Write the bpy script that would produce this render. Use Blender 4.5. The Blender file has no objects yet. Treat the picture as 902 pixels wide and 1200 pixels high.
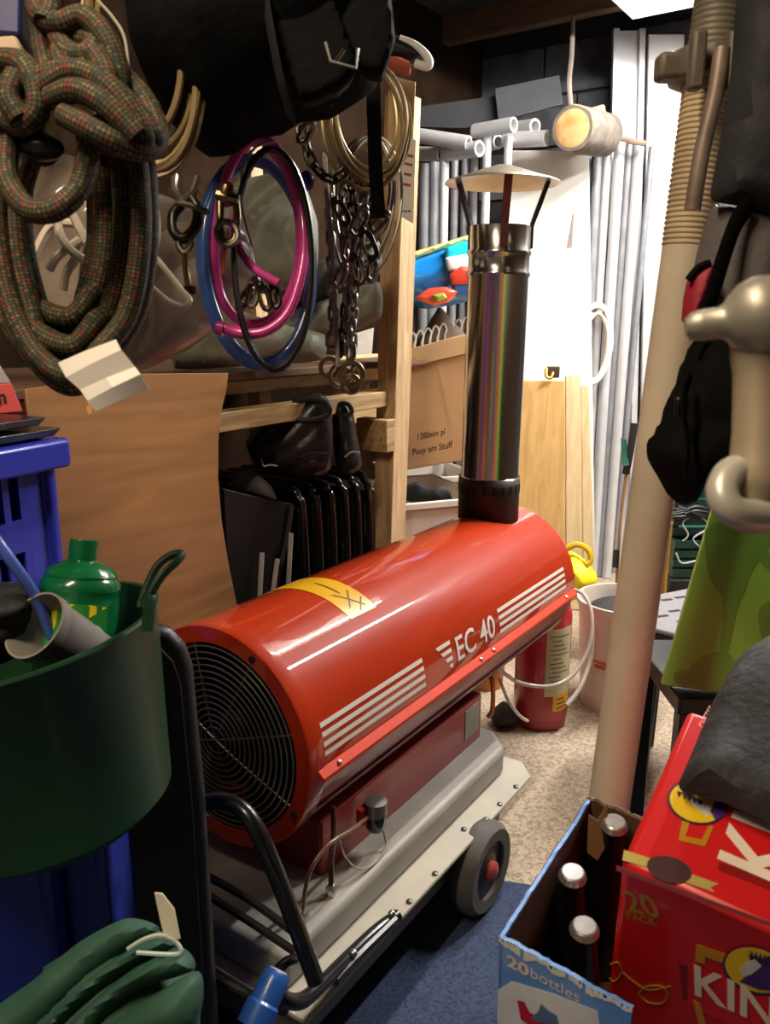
import bpy, bmesh, math, random
import numpy as np
from mathutils import Vector, Matrix, noise, geometry

random.seed(7)
scene = bpy.context.scene
COL = scene.collection

# ------------------------------------------------------------------ camera
PITCH = math.radians(13.5); CS, SN = math.cos(PITCH), math.sin(PITCH)
CAMZ = 1.2; FPX = 950.0
cam_d = bpy.data.cameras.new('camera'); cam = bpy.data.objects.new('camera', cam_d); COL.objects.link(cam)
cam.location = (0, 0, CAMZ); cam.rotation_euler = (math.pi/2 - PITCH, 0, 0)
cam_d.sensor_fit = 'VERTICAL'; cam_d.sensor_height = 36; cam_d.lens = FPX/1200*36; cam_d.clip_start = .02
cam_d.dof.use_dof = True; cam_d.dof.focus_distance = 1.7; cam_d.dof.aperture_fstop = 10
scene.camera = cam

# ------------------------------------------------------------------ world, exposure
w = bpy.data.worlds.new('world'); scene.world = w; w.use_nodes = True
w.node_tree.nodes['Background'].inputs[0].default_value = (1.0, .82, .62, 1)
w.node_tree.nodes['Background'].inputs[1].default_value = .10
vs = scene.view_settings
vs.view_transform = 'Standard'; vs.look = 'None'; vs.gamma = 1; vs.use_curve_mapping = False
vs.exposure = 0.0
LAMP_BACK = 430.0
LAMP_FRONT = 34.0
LAMP_SIDE = 95.0

# ------------------------------------------------------------------ room frame: u along the room, v to its right, z up
OX, OY, HD = -.2806, 1.2692, .59623
AX = Vector((math.sin(HD), math.cos(HD), 0)); AV = Vector((math.cos(HD), -math.sin(HD), 0)); AZ = Vector((0, 0, 1))
def R(u, v, z): return Vector((OX, OY, 0)) + AX*u + AV*v + AZ*z
CAMP = Vector((0, 0, CAMZ))
def K(px, py, d):
    x = (px-451)/FPX*d; y = (600-py)/FPX*d
    return Vector((x, d*CS+y*SN, CAMZ-d*SN+y*CS))
def onplane(px, py, pt, n):
    r = K(px, py, 1)-CAMP
    return CAMP + r*((pt-CAMP).dot(n)/r.dot(n))
def Vp(px, py, v): return onplane(px, py, R(0, v, 0), AV)
def Up(px, py, u): return onplane(px, py, R(u, 0, 0), AX)
def Zp(px, py, z=0): return onplane(px, py, Vector((0, 0, z)), AZ)
def uvz(p): r = p-Vector((OX, OY, 0)); return r.dot(AX), r.dot(AV), p.z

# ceiling lamp over the bright end of the room (the mesh lamp is built below); a tube lamp near the photographer
def area_light(name, loc, axis, length, width, power, col):
    l = bpy.data.lights.new(name, 'AREA'); l.shape = 'RECTANGLE'; l.size = length; l.size_y = width; l.energy = power; l.color = col
    o = bpy.data.objects.new(name, l); COL.objects.link(o); o.location = loc
    x = axis.normalized(); z = Vector((0, 0, 1)); y = z.cross(x)
    o.rotation_euler = Matrix((x, y, z)).transposed().to_euler()
    return o
area_light('side_tube_lamp', R(2.35, 1.02, 2.36), AX, 1.1, .05, LAMP_SIDE, (1, .96, .90))
area_light('front_tube_lamp', R(-1.15, .42, 2.36), AX, 1.2, .06, LAMP_FRONT, (1, .80, .56))

# ------------------------------------------------------------------ materials
def lin(h):
    h = h.lstrip('#'); c = [int(h[i:i+2], 16)/255 for i in (0, 2, 4)]
    return tuple(x/12.92 if x <= .04045 else ((x+.055)/1.055)**2.4 for x in c)
MATS = {}
def M(name, hexc='', rough=.5, metal=0., var=.12, scale=14., bump=0., bscale=120., coat=0., stretch=None, alpha=1., second=None, trans=0., spec=None):
    if name in MATS: return MATS[name]
    m = bpy.data.materials.new(name); m.use_nodes = True; nt = m.node_tree; b = nt.nodes['Principled BSDF']
    c = lin(hexc); c2 = lin(second) if second else tuple(x*(1-var) for x in c); c1 = c if second else tuple(min(1, x*(1+var)) for x in c)
    tc = nt.nodes.new('ShaderNodeTexCoord'); vec = tc.outputs['Object']
    if stretch:
        mp = nt.nodes.new('ShaderNodeMapping'); mp.inputs['Scale'].default_value = stretch; nt.links.new(vec, mp.inputs[0]); vec = mp.outputs[0]
    n = nt.nodes.new('ShaderNodeTexNoise'); n.inputs['Scale'].default_value = scale; n.inputs['Detail'].default_value = 5
    nt.links.new(vec, n.inputs['Vector'])
    r = nt.nodes.new('ShaderNodeValToRGB'); r.color_ramp.elements[0].position = .35; r.color_ramp.elements[1].position = .65
    r.color_ramp.elements[0].color = (*c2, 1); r.color_ramp.elements[1].color = (*c1, 1)
    nt.links.new(n.outputs['Fac'], r.inputs[0]); nt.links.new(r.outputs[0], b.inputs['Base Color'])
    b.inputs['Roughness'].default_value = rough; b.inputs['Metallic'].default_value = metal
    if coat: b.inputs['Coat Weight'].default_value = coat; b.inputs['Coat Roughness'].default_value = .04
    if spec is not None: b.inputs['Specular IOR Level'].default_value = spec
    if alpha < 1: b.inputs['Alpha'].default_value = alpha
    if trans: b.inputs['Transmission Weight'].default_value = trans; b.inputs['IOR'].default_value = 1.3
    if bump:
        n2 = nt.nodes.new('ShaderNodeTexNoise'); n2.inputs['Scale'].default_value = bscale; n2.inputs['Detail'].default_value = 4
        nt.links.new(vec, n2.inputs['Vector'])
        bp = nt.nodes.new('ShaderNodeBump'); bp.inputs['Strength'].default_value = bump; bp.inputs['Distance'].default_value = .004
        nt.links.new(n2.outputs['Fac'], bp.inputs['Height']); nt.links.new(bp.outputs[0], b.inputs['Normal'])
    MATS[name] = m; return m
def emit(name, col, s):
    m = bpy.data.materials.new(name); m.use_nodes = True; nt = m.node_tree; nt.nodes.clear()
    e = nt.nodes.new('ShaderNodeEmission'); e.inputs[0].default_value = (*col, 1); e.inputs[1].default_value = s
    o = nt.nodes.new('ShaderNodeOutputMaterial'); nt.links.new(e.outputs[0], o.inputs[0]); return m
def wood(name, a, b, rough=.6, grain=(1.5, 1.5, 14), scale=4., bump=.12, axis=None):
    m = bpy.data.materials.new(name); m.use_nodes = True; nt = m.node_tree; p = nt.nodes['Principled BSDF']
    tc = nt.nodes.new('ShaderNodeTexCoord'); mp = nt.nodes.new('ShaderNodeMapping'); mp.inputs['Rotation'].default_value = (0, 0, HD-math.pi/2)
    mp2 = nt.nodes.new('ShaderNodeMapping'); mp2.inputs['Scale'].default_value = grain
    nt.links.new(tc.outputs['Object'], mp.inputs[0]); nt.links.new(mp.outputs[0], mp2.inputs[0])
    n = nt.nodes.new('ShaderNodeTexNoise'); n.inputs['Scale'].default_value = scale; n.inputs['Detail'].default_value = 6; n.inputs['Distortion'].default_value = .8
    nt.links.new(mp2.outputs[0], n.inputs['Vector'])
    r = nt.nodes.new('ShaderNodeValToRGB'); r.color_ramp.elements[0].position = .3; r.color_ramp.elements[1].position = .7
    r.color_ramp.elements[0].color = (*lin(a), 1); r.color_ramp.elements[1].color = (*lin(b), 1)
    nt.links.new(n.outputs['Fac'], r.inputs[0]); nt.links.new(r.outputs[0], p.inputs['Base Color']); p.inputs['Roughness'].default_value = rough
    bp = nt.nodes.new('ShaderNodeBump'); bp.inputs['Strength'].default_value = bump; bp.inputs['Distance'].default_value = .003
    nt.links.new(n.outputs['Fac'], bp.inputs['Height']); nt.links.new(bp.outputs[0], p.inputs['Normal'])
    MATS[name] = m; return m
def rope_material():
    m = bpy.data.materials.new('braided_rope'); m.use_nodes = True; nt = m.node_tree; p = nt.nodes['Principled BSDF']; L = nt.links.new
    uv = nt.nodes.new('ShaderNodeUVMap'); sx = nt.nodes.new('ShaderNodeSeparateXYZ'); L(uv.outputs[0], sx.inputs[0])
    def mul(o, k):
        n = nt.nodes.new('ShaderNodeMath'); n.operation = 'MULTIPLY'; L(o, n.inputs[0]); n.inputs[1].default_value = k; return n.outputs[0]
    def op(k, a, b):
        n = nt.nodes.new('ShaderNodeMath'); n.operation = k; L(a, n.inputs[0]); L(b, n.inputs[1]); return n.outputs[0]
    a = mul(sx.outputs[0], 14.); b = mul(sx.outputs[1], 300.)
    s, d = op('ADD', a, b), op('SUBTRACT', a, b)
    cb = nt.nodes.new('ShaderNodeCombineXYZ'); L(s, cb.inputs[0]); L(d, cb.inputs[1])
    ck = nt.nodes.new('ShaderNodeTexChecker'); ck.inputs['Scale'].default_value = 1.; L(cb.outputs[0], ck.inputs['Vector'])
    ck.inputs['Color1'].default_value = (*lin('6b6136'), 1); ck.inputs['Color2'].default_value = (*lin('17170d'), 1)
    fl = nt.nodes.new('ShaderNodeVectorMath'); fl.operation = 'FLOOR'; L(cb.outputs[0], fl.inputs[0])
    wn = nt.nodes.new('ShaderNodeTexWhiteNoise'); L(fl.outputs[0], wn.inputs['Vector'])
    r = nt.nodes.new('ShaderNodeValToRGB'); r.color_ramp.interpolation = 'CONSTANT'
    e = r.color_ramp.elements; e[0].position = 0; e[0].color = (*lin('7e2a20'), 1); e[1].position = .12; e[1].color = (*lin('2c351c'), 1)
    x = e.new(.34); x.color = (*lin('50492a'), 1); x = e.new(.8); x.color = (*lin('6e6234'), 1); x = e.new(.93); x.color = (*lin('7a4a30'), 1)
    L(wn.outputs['Value'], r.inputs[0])
    mx = nt.nodes.new('ShaderNodeMix'); mx.data_type = 'RGBA'
    L(ck.outputs['Fac'], mx.inputs[0]); mx.inputs[6].default_value = (*lin('1b1b10'), 1); L(r.outputs[0], mx.inputs[7]); L(mx.outputs[2], p.inputs['Base Color'])
    p.inputs['Roughness'].default_value = .75
    bp = nt.nodes.new('ShaderNodeBump'); bp.inputs['Strength'].default_value = .5; bp.inputs['Distance'].default_value = .001
    L(ck.outputs['Fac'], bp.inputs['Height']); L(bp.outputs[0], p.inputs['Normal'])
    return m
def checks(name, a, b, scale, rough=.9, bump=.6):
    """flecked pile: voronoi cells of two colours"""
    m = bpy.data.materials.new(name); m.use_nodes = True; nt = m.node_tree; p = nt.nodes['Principled BSDF']; L = nt.links.new
    tc = nt.nodes.new('ShaderNodeTexCoord'); v = nt.nodes.new('ShaderNodeTexVoronoi'); v.inputs['Scale'].default_value = scale; L(tc.outputs['Object'], v.inputs['Vector'])
    n = nt.nodes.new('ShaderNodeTexNoise'); n.inputs['Scale'].default_value = 5; n.inputs['Detail'].default_value = 6; L(tc.outputs['Object'], n.inputs['Vector'])
    sp = nt.nodes.new('ShaderNodeSeparateColor'); L(v.outputs['Color'], sp.inputs[0])
    ad = nt.nodes.new('ShaderNodeMath'); ad.operation = 'MULTIPLY_ADD'; L(n.outputs['Fac'], ad.inputs[0]); ad.inputs[1].default_value = .5; L(sp.outputs[0], ad.inputs[2])
    r = nt.nodes.new('ShaderNodeValToRGB'); r.color_ramp.elements[0].position = .25; r.color_ramp.elements[1].position = 1.1
    r.color_ramp.elements[0].color = (*lin(a), 1); r.color_ramp.elements[1].color = (*lin(b), 1); L(ad.outputs[0], r.inputs[0]); L(r.outputs[0], p.inputs['Base Color'])
    p.inputs['Roughness'].default_value = rough
    bp = nt.nodes.new('ShaderNodeBump'); bp.inputs['Strength'].default_value = bump; bp.inputs['Distance'].default_value = .004
    L(sp.outputs[1], bp.inputs['Height']); L(bp.outputs[0], p.inputs['Normal']); MATS[name] = m; return m

# ------------------------------------------------------------------ mesh builder
def smooth_path(pts, per=6, closed=False):
    pts = [Vector(p) for p in pts]; n = len(pts); out = []
    if n < 3: return pts
    for i in range(n if closed else n-1):
        if closed: p0, p1, p2, p3 = pts[i-1], pts[i], pts[(i+1) % n], pts[(i+2) % n]
        else: p0, p1, p2, p3 = pts[max(i-1, 0)], pts[i], pts[i+1], pts[min(i+2, n-1)]
        for k in range(per):
            t = k/per
            out.append(.5*((2*p1)+(p2-p0)*t+(2*p0-5*p1+4*p2-p3)*t*t+(3*p1-p0-3*p2+p3)*t**3))
    if not closed: out.append(pts[-1])
    return out
class B:
    def __init__(s): s.v = []; s.f = []; s.uv = {}
    def add(s, vs, fs):
        o = len(s.v); s.v += [Vector(x) for x in vs]; s.f += [tuple(i+o for i in f) for f in fs]; return s
    def hexa(s, c):   # 4 lower corners ccw, 4 upper
        return s.add(c, [(3, 2, 1, 0), (4, 5, 6, 7), (0, 1, 5, 4), (1, 2, 6, 5), (2, 3, 7, 6), (3, 0, 4, 7)])
    def box(s, c, size, fr=None):
        x, y, z = fr or (AX, AV, AZ); a, b, d = [q/2 for q in size]; c = Vector(c)
        return s.hexa([c+x*i*a+y*j*b+z*k*d for k in (-1, 1) for i, j in ((-1, -1), (1, -1), (1, 1), (-1, 1))])
    def span(s, u0, u1, v0, v1, z0, z1):
        return s.box(R((u0+u1)/2, (v0+v1)/2, (z0+z1)/2), (u1-u0, v1-v0, z1-z0))
    def prism(s, pts, vec):
        n = len(pts); vec = Vector(vec); a = [Vector(p) for p in pts]
        return s.add(a+[p+vec for p in a], [tuple(range(n-1, -1, -1)), tuple(range(n, 2*n))]+[(i, (i+1) % n, n+(i+1) % n, n+i) for i in range(n)])
    def tube(s, path, r, n=8, closed=False, per=6, sm=True, flat=1.):
        p = smooth_path(path, per, closed) if sm else [Vector(q) for q in path]
        m = len(p); rad = r if callable(r) else (lambda t: r)
        T = []
        for i in range(m):
            if closed: t = p[(i+1) % m]-p[i-1]
            else: t = p[min(i+1, m-1)]-p[max(i-1, 0)]
            T.append(t.normalized() if t.length > 1e-9 else Vector((0, 0, 1)))
        up = Vector((0, 0, 1)) if abs(T[0].z) < .9 else Vector((1, 0, 0))
        N = (up-T[0]*up.dot(T[0])).normalized(); o = len(s.v); L = 0; ring = []
        for i in range(m):
            if i: N = (N-T[i]*N.dot(T[i])).normalized(); L += (p[i]-p[i-1]).length
            Bn = T[i].cross(N); rr = rad(i/max(1, m-1)); ring.append(L)
            s.v += [p[i]+N*math.cos(2*math.pi*k/n)*rr+Bn*math.sin(2*math.pi*k/n)*rr*flat for k in range(n)]
        for i in range(m if closed else m-1):
            j = (i+1) % m
            for k in range(n):
                k2 = (k+1) % n
                s.uv[len(s.f)] = [(k/n, ring[i]), ((k+1)/n, ring[i]), ((k+1)/n, ring[j] if j else L), (k/n, ring[j] if j else L)]
                s.f.append((o+i*n+k, o+i*n+k2, o+j*n+k2, o+j*n+k))
        if not closed:
            s.f.append(tuple(o+k for k in range(n-1, -1, -1))); s.f.append(tuple(o+(m-1)*n+k for k in range(n)))
        return s
    def lathe(s, prof, org, axis=(0, 0, 1), n=32, ref=None, close=False, arc=None, sx=1.):
        ax = Vector(axis).normalized(); rf = Vector(ref) if ref else (Vector((1, 0, 0)) if abs(ax.x) < .9 else Vector((0, 1, 0)))
        e1 = (rf-ax*rf.dot(ax)).normalized(); e2 = ax.cross(e1); org = Vector(org); o = len(s.v); m = len(prof)
        a0, a1 = arc or (0, 2*math.pi); full = arc is None; cnt = n if full else n+1
        for r, h in prof:
            for k in range(cnt):
                t = a0+(a1-a0)*k/n
                s.v.append(org+ax*h+(e1*math.cos(t)*sx+e2*math.sin(t))*r)
        for i in range(m if close else m-1):
            j = (i+1) % m
            for k in range(n):
                k2 = (k+1) % cnt; s.f.append((o+i*cnt+k, o+i*cnt+k2, o+j*cnt+k2, o+j*cnt+k))
        if not close and full:
            if prof[0][0] > 1e-6: s.f.append(tuple(o+k for k in range(n-1, -1, -1)))
            if prof[-1][0] > 1e-6: s.f.append(tuple(o+(m-1)*cnt+k for k in range(n)))
        return s
    def ball(s, c, r, n=10, sc=(1, 1, 1)):
        pr = [(max(1e-4, math.sin(math.pi*i/n)), -math.cos(math.pi*i/n)) for i in range(n+1)]
        b = B().lathe(pr, (0, 0, 0), n=n+4); c = Vector(c)
        return s.add([c+Vector((v.x*sc[0]*r, v.y*sc[1]*r, v.z*sc[2]*r)) for v in b.v], b.f)
ORG = {}
def link(o, parent):
    COL.objects.link(o)
    if parent: o.parent = parent
    return o
def obj(name, b, mat, parent=None, bevel=0., ang=40, kind=None, label=None, seg=2, origin=None):
    me = bpy.data.meshes.new(name); top = parent is None
    if top:
        vs_ = b.v; org = Vector(origin) if origin else Vector((sum(v.x for v in vs_)/len(vs_), sum(v.y for v in vs_)/len(vs_), min(v.z for v in vs_)))
    else: org = ORG[parent.name]
    me.from_pydata([v-org for v in b.v], [], b.f)
    if b.uv:
        l = me.uv_layers.new(name='UVMap'); data = np.zeros(len(me.loops)*2, dtype=np.float32)
        for fi, co in b.uv.items():
            s = me.polygons[fi].loop_start
            for k, (x, y) in enumerate(co): data[2*(s+k)] = x; data[2*(s+k)+1] = y
        l.data.foreach_set('uv', data)
    bm = bmesh.new(); bm.from_mesh(me); bmesh.ops.remove_doubles(bm, verts=bm.verts, dist=1e-6)
    bmesh.ops.recalc_face_normals(bm, faces=bm.faces); bm.to_mesh(me); bm.free()
    me.shade_smooth(); me.set_sharp_from_angle(angle=math.radians(ang))
    if mat: me.materials.append(mat)
    o = bpy.data.objects.new(name, me)
    if top: o.location = org
    link(o, parent); ORG[o.name] = org
    if bevel:
        m = o.modifiers.new('bevel', 'BEVEL'); m.width = bevel; m.segments = seg; m.limit_method = 'ANGLE'; m.harden_normals = False
    if kind: o['kind'] = kind
    if label: o['label'] = label
    return o
def thing(name, label, cat, loc, group=None):
    o = bpy.data.objects.new(name, None); COL.objects.link(o); o.location = loc; o.empty_display_size = .05
    o['label'] = label; o['category'] = cat
    if group: o['group'] = group
    ORG[o.name] = Vector(loc); return o
def tag(o, label, cat, group=None):
    o['label'] = label; o['category'] = cat
    if group: o['group'] = group
    return o
def struct(name, b, mat, **k):
    o = obj(name, b, mat, **k); o['kind'] = 'structure'; return o

def inflate(poly, pt, n, front, back=.01, step=None, wob=0., wscale=6., fold=0., fdir=(1, 0), ffreq=40., px=True, sharp=.5, edge=.45, soft=.35):
    """solid cushion over an outline: pixels are cast on the plane (pt, n); the outline keeps a small edge, the middle swells"""
    n = Vector(n).normalized(); pt = Vector(pt)
    P3 = [onplane(x, y, pt, n) for x, y in poly] if px else [Vector(p) for p in poly]
    e1 = (AZ-n*n.dot(AZ)); e1 = (Vector((1, 0, 0))-n*n.x if e1.length < .2 else e1).normalized(); e2 = n.cross(e1)
    q = [((p-pt).dot(e1), (p-pt).dot(e2)) for p in P3]
    xs = [a for a, _ in q]; ys = [b_ for _, b_ in q]; ext = max(max(xs)-min(xs), max(ys)-min(ys)); step = step or ext/26
    ring = []
    m = len(q)
    for i in range(m):      # smoothed and resampled outline
        p0, p1, p2, p3 = [Vector((*q[(i+k-1) % m], 0)) for k in range(4)]
        c = max(2, int((p2-p1).length/step))
        for k in range(c):
            t = k/c; cr = .5*((2*p1)+(p2-p0)*t+(2*p0-5*p1+4*p2-p3)*t*t+(3*p1-p0-3*p2+p3)*t**3); li = p1.lerp(p2, t)
            w_ = cr*sharp+li*(1-sharp); ring.append((w_.x, w_.y))
    ra = np.array(ring); rb = np.roll(ra, -1, 0)
    def dist(P):
        ab = rb-ra; t = np.clip(((P[:, None]-ra)*ab).sum(2)/np.maximum((ab**2).sum(1), 1e-12), 0, 1)
        return np.sqrt((((ra+ab*t[..., None])-P[:, None])**2).sum(2)).min(1)
    gx = np.arange(min(xs)-step, max(xs)+step, step); gy = np.arange(min(ys)-step, max(ys)+step, step)
    G = np.array([(x+(j % 2)*step*.5, y) for j, y in enumerate(gy) for x in gx])
    cr = np.zeros(len(G), bool)
    for (x1, y1), (x2, y2) in zip(ra, rb):
        c = ((y1 > G[:, 1]) != (y2 > G[:, 1]))
        with np.errstate(divide='ignore', invalid='ignore'): xi = (x2-x1)*(G[:, 1]-y1)/(y2-y1 if y2 != y1 else 1e-12)+x1
        cr ^= c & (G[:, 0] < xi)
    G = G[cr]; D = dist(G) if len(G) else np.zeros(0); G = G[D > step*.45]
    ver = [Vector(x) for x in ra]+[Vector(x) for x in G]; nr = len(ra)
    res = geometry.delaunay_2d_cdt(ver, [(i, (i+1) % nr) for i in range(nr)], [], 1, 1e-7)
    V2 = res[0]; F = res[2]; A = np.array([(v.x, v.y) for v in V2]); DD = dist(A); mx = max(DD.max(), 1e-9)
    h = np.sqrt(np.clip(1-(1-np.minimum(DD/(mx*edge), 1))**2, 0, 1))*(1-soft+soft*np.minimum(DD/mx, 1))
    fr, bk = [], []
    for (x, y), hh in zip(A, h):
        base = pt+e1*x+e2*y
        off = front*hh+min(1, hh*2.5)*(wob*noise.noise(base*wscale)+fold*abs(math.sin(ffreq*(x*fdir[0]+y*fdir[1])+3*noise.noise(base*wscale*.6)))) 
        fr.append(base+n*(.0015+max(off, 0))); bk.append(base-n*(.0015+back*hh))
    b = B(); k = len(A)
    cnt = {}
    for f in F:
        for i in range(len(f)): cnt[(f[i], f[(i+1) % len(f)])] = 1
    fs = [tuple(f) for f in F]+[tuple(i+k for i in reversed(f)) for f in F]
    for (i, j) in list(cnt):
        if (j, i) not in cnt: fs.append((j, i, i+k, j+k))
    return b.add(fr+bk, fs)
TOCAM = Vector((0, -1, .12)).normalized()
def blob(poly, d, front, back=.02, n=None, **k):
    cx = sum(p[0] for p in poly)/len(poly); cy = sum(p[1] for p in poly)/len(poly)
    return inflate(poly, K(cx, cy, d), n or TOCAM, front, back, **k)
def text_b(s, size, shear=0., ext=0., bold=0., spacing=1.):
    c = bpy.data.curves.new('t', 'FONT'); c.body = s; c.size = size; c.shear = shear; c.offset = bold; c.space_character = spacing; c.resolution_u = 3
    o = bpy.data.objects.new('t', c); COL.objects.link(o); bpy.context.view_layer.update()
    me = bpy.data.meshes.new_from_object(o.evaluated_get(bpy.context.evaluated_depsgraph_get()))
    vs_ = [v.co.copy() for v in me.vertices]; fs = [tuple(p.vertices) for p in me.polygons]
    bpy.data.objects.remove(o); bpy.data.curves.remove(c); bpy.data.meshes.remove(me)
    return vs_, fs
def text_on(s, org, ex, ey, width=None, height=None, **k):
    """lettering laid on a plane: lower left corner org, reading direction ex, up ey"""
    vs_, fs = text_b(s, 1., **k); x0 = min(v.x for v in vs_); x1 = max(v.x for v in vs_); y0 = min(v.y for v in vs_); y1 = max(v.y for v in vs_)
    sx = width/(x1-x0) if width else height/(y1-y0); sy = height/(y1-y0) if height else sx
    return B().add([org+ex*((v.x-x0)*sx)+ey*((v.y-y0)*sy) for v in vs_], fs)
def coil(cx, cy, rx, ry, d, turns, r, jit=.06, rot=0., tilt=0., dj=.02, n=8, seed=1, sag=0., hang=False):
    """one continuous cable wound in hanging turns"""
    rn = random.Random(seed); pts = []; j = [rn.uniform(-jit, jit) for _ in range(turns+2)]; k = [rn.uniform(-dj, dj) for _ in range(turns+2)]; jx = [rn.uniform(-jit, jit)*rx for _ in range(turns+2)]
    for i in range(turns*20+1):
        t = i/20; a = int(t); f = t-a; f = f*f*(3-2*f)
        s = 1+j[a]*(1-f)+j[a+1]*f; dd = d+k[a]*(1-f)+k[a+1]*f; ox = jx[a]*(1-f)+jx[a+1]*f
        th = 2*math.pi*t-math.pi/2
        x = rx*s*math.cos(th); y = ry*s*math.sin(th)+(ry*(s-1) if hang else 0); x *= 1+sag*math.sin(th)
        pts.append(K(cx+ox+x*math.cos(rot)-y*math.sin(rot), cy+x*math.sin(rot)+y*math.cos(rot), dd+tilt*math.cos(th)))
    return B().tube(pts, r, n, per=2)
def px_tube(pts, r, n=8, closed=False, per=6, d=None, **k):
    return B().tube([K(*p) if len(p) == 3 else K(p[0], p[1], d) for p in pts], r, n, closed, per, **k)
# ================================================================== SETTING
def room():
    cpt = checks('fleck_carpet', '8c7a66', 'b8a690', 150)
    struct('floor', B().span(-2.2, 3.0, -1.2, 2.2, -.05, 0), cpt)
    wallm = M('dark_wall', '2c2018', 1., spec=0., var=.25, scale=6, bump=.3, bscale=60)
    struct('wall_left', B().span(-2.2, 3.0, -1.2, -1.1, 0, 2.5), wallm)
    struct('wall_right', B().span(-2.2, 3.0, 2.1, 2.2, 0, 2.5), wallm)
    wb = struct('wall_back', B().span(2.97, 3.07, -1.2, 2.2, 0, 2.5), M('mortar', '2c2c30', .95, bump=.3))
    blk = M('concrete_block', '56575c', .9, var=.3, scale=9, bump=.4, bscale=90)
    rn = random.Random(3); tpl = None
    for r in range(4, 11):
        for c in range(8):
            v0 = -1.1+c*.33+(.165 if r % 2 else 0)
            obj('concrete_block', B().span(2.955-rn.uniform(0, .012), 3.0, v0+.005, v0+.325, r*.22+.005, r*.22+.215), blk, wb, bevel=.004, seg=1)
    ce = struct('ceiling', B().span(-2.2, 3.0, -1.2, 2.2, 2.5, 2.55), M('dark_boarding', '3f3d3e', .9, var=.3))
    jm = wood('joist_wood', '5c4838', '7d644e', grain=(14, 1.5, 14))
    for u in (-1.4, -.8, -.2, .4, 1.0, 1.45, 2.0, 2.6):
        obj('joist', B().span(u-.03, u+.03, -1.1, 2.1, 2.39, 2.5), jm, ce, bevel=.004, seg=1)
    # blue carpet laid over the front of the floor
    p0 = Zp(597, 1035); p1 = Zp(660, 1044); dv = (p1-p0).normalized(); bk = Vector((-dv.y, dv.x, 0))*-1
    b = B().prism([p0-dv*1.2, p0+dv*.9, p0+dv*.9+bk*1.9, p0-dv*1.2+bk*1.9], (0, 0, .004))
    tag(obj('carpet_offcut', b, checks('blue_carpet', '1d2740', '33415f', 220, bump=.4)), 'navy blue carpet piece laid over the beige carpet in the foreground', 'carpet')

def lamp():
    t = thing('ceiling_light', 'white fluorescent batten light with wide reflector hanging over the heater outlet', 'light', R(1.7, .14, 2.21))
    ws = M('white_steel', 'f2f1ee', .5, var=.02); z0 = 2.225
    obj('reflector', B().prism([R(1.12, v, z0+z) for v, z in ((-.125, 0), (.10, .03), (.22, .035), (.40, 0), (.40, .003), (.22, .039), (.10, .034), (-.125, .003))], AX*1.12), ws, t)
    obj('end_plate', B().prism([R(2.24, v, z0+z) for v, z in ((-.125, 0), (.40, 0), (.22, .039), (.10, .039))], AX*.004), ws, t)
    obj('housing', B().span(1.12, 2.24, .12, .20, z0+.04, z0+.085), ws, t, bevel=.004)
    glow = emit('lamp_glow', (1, .96, .90), LAMP_BACK)
    obj('lamp_tube', B().tube([R(1.14, .29, z0-.016), R(2.22, .29, z0-.016)], .0125, 14, sm=False), glow, t)
    for u in (1.13, 2.228): obj('tube_holder', B().span(u-.008, u+.008, .27, .31, z0-.03, z0+.02), ws, t, bevel=.002)
    for u in (1.35, 2.05): obj('hanger_rod', B().tube([R(u, .16, z0+.084), R(u, .16, 2.5)], .005, 8, sm=False), M('bright_steel', 'c8c8c6', .3, 1., var=.08), t)
room(); lamp()

# ================================================================== HEATER
ZC, RB = .4978, .2
def S(u, t, r=RB): return R(u, r*math.cos(t), ZC+r*math.sin(t))
rad = math.radians
def shell(u0, u1, t0, t1, r0, r1, nu=1, nt=40):
    b = B(); vs_ = []
    for r in (r0, r1):
        for i in range(nu+1):
            for j in range(nt+1): vs_.append(S(u0+(u1-u0)*i/nu, t0+(t1-t0)*j/nt, r))
    f = []; W = nt+1; o = (nu+1)*W
    for i in range(nu):
        for j in range(nt):
            a = i*W+j; f.append((a, a+1, a+W+1, a+W)); f.append((o+a, o+a+W, o+a+W+1, o+a+1))
    for j in range(nt): f.append((j, j+o, j+1+o, j+1)); e = nu*W+j; f.append((e, e+1, e+1+o, e+o))
    for i in range(nu): a = i*W; f.append((a, a+W, a+W+o, a+o)); a = i*W+nt; f.append((a, a+o, a+W+o, a+W))
    return b.add(vs_, f)
def on_barrel(vs2, fs, r):
    """flat drawing (along u, along arc) wrapped on the barrel, cut so that it follows the curve"""
    bm = bmesh.new(); vv = [bm.verts.new((x, y, 0)) for x, y in vs2]
    for f in fs:
        try: bm.faces.new([vv[i] for i in f])
        except ValueError: pass
    ys = [y for _, y in vs2]; lo, hi = min(ys), max(ys); k = max(1, int((hi-lo)/.008))
    for i in range(1, k):
        bmesh.ops.bisect_plane(bm, geom=bm.verts[:]+bm.edges[:]+bm.faces[:], plane_co=(0, lo+(hi-lo)*i/k, 0), plane_no=(0, 1, 0))
    bm.verts.index_update(); b = B()
    b.add([S(v.co.x, v.co.y/RB, r) for v in bm.verts], [tuple(v.index for v in f.verts) for f in bm.faces]); bm.free(); return b
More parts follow.
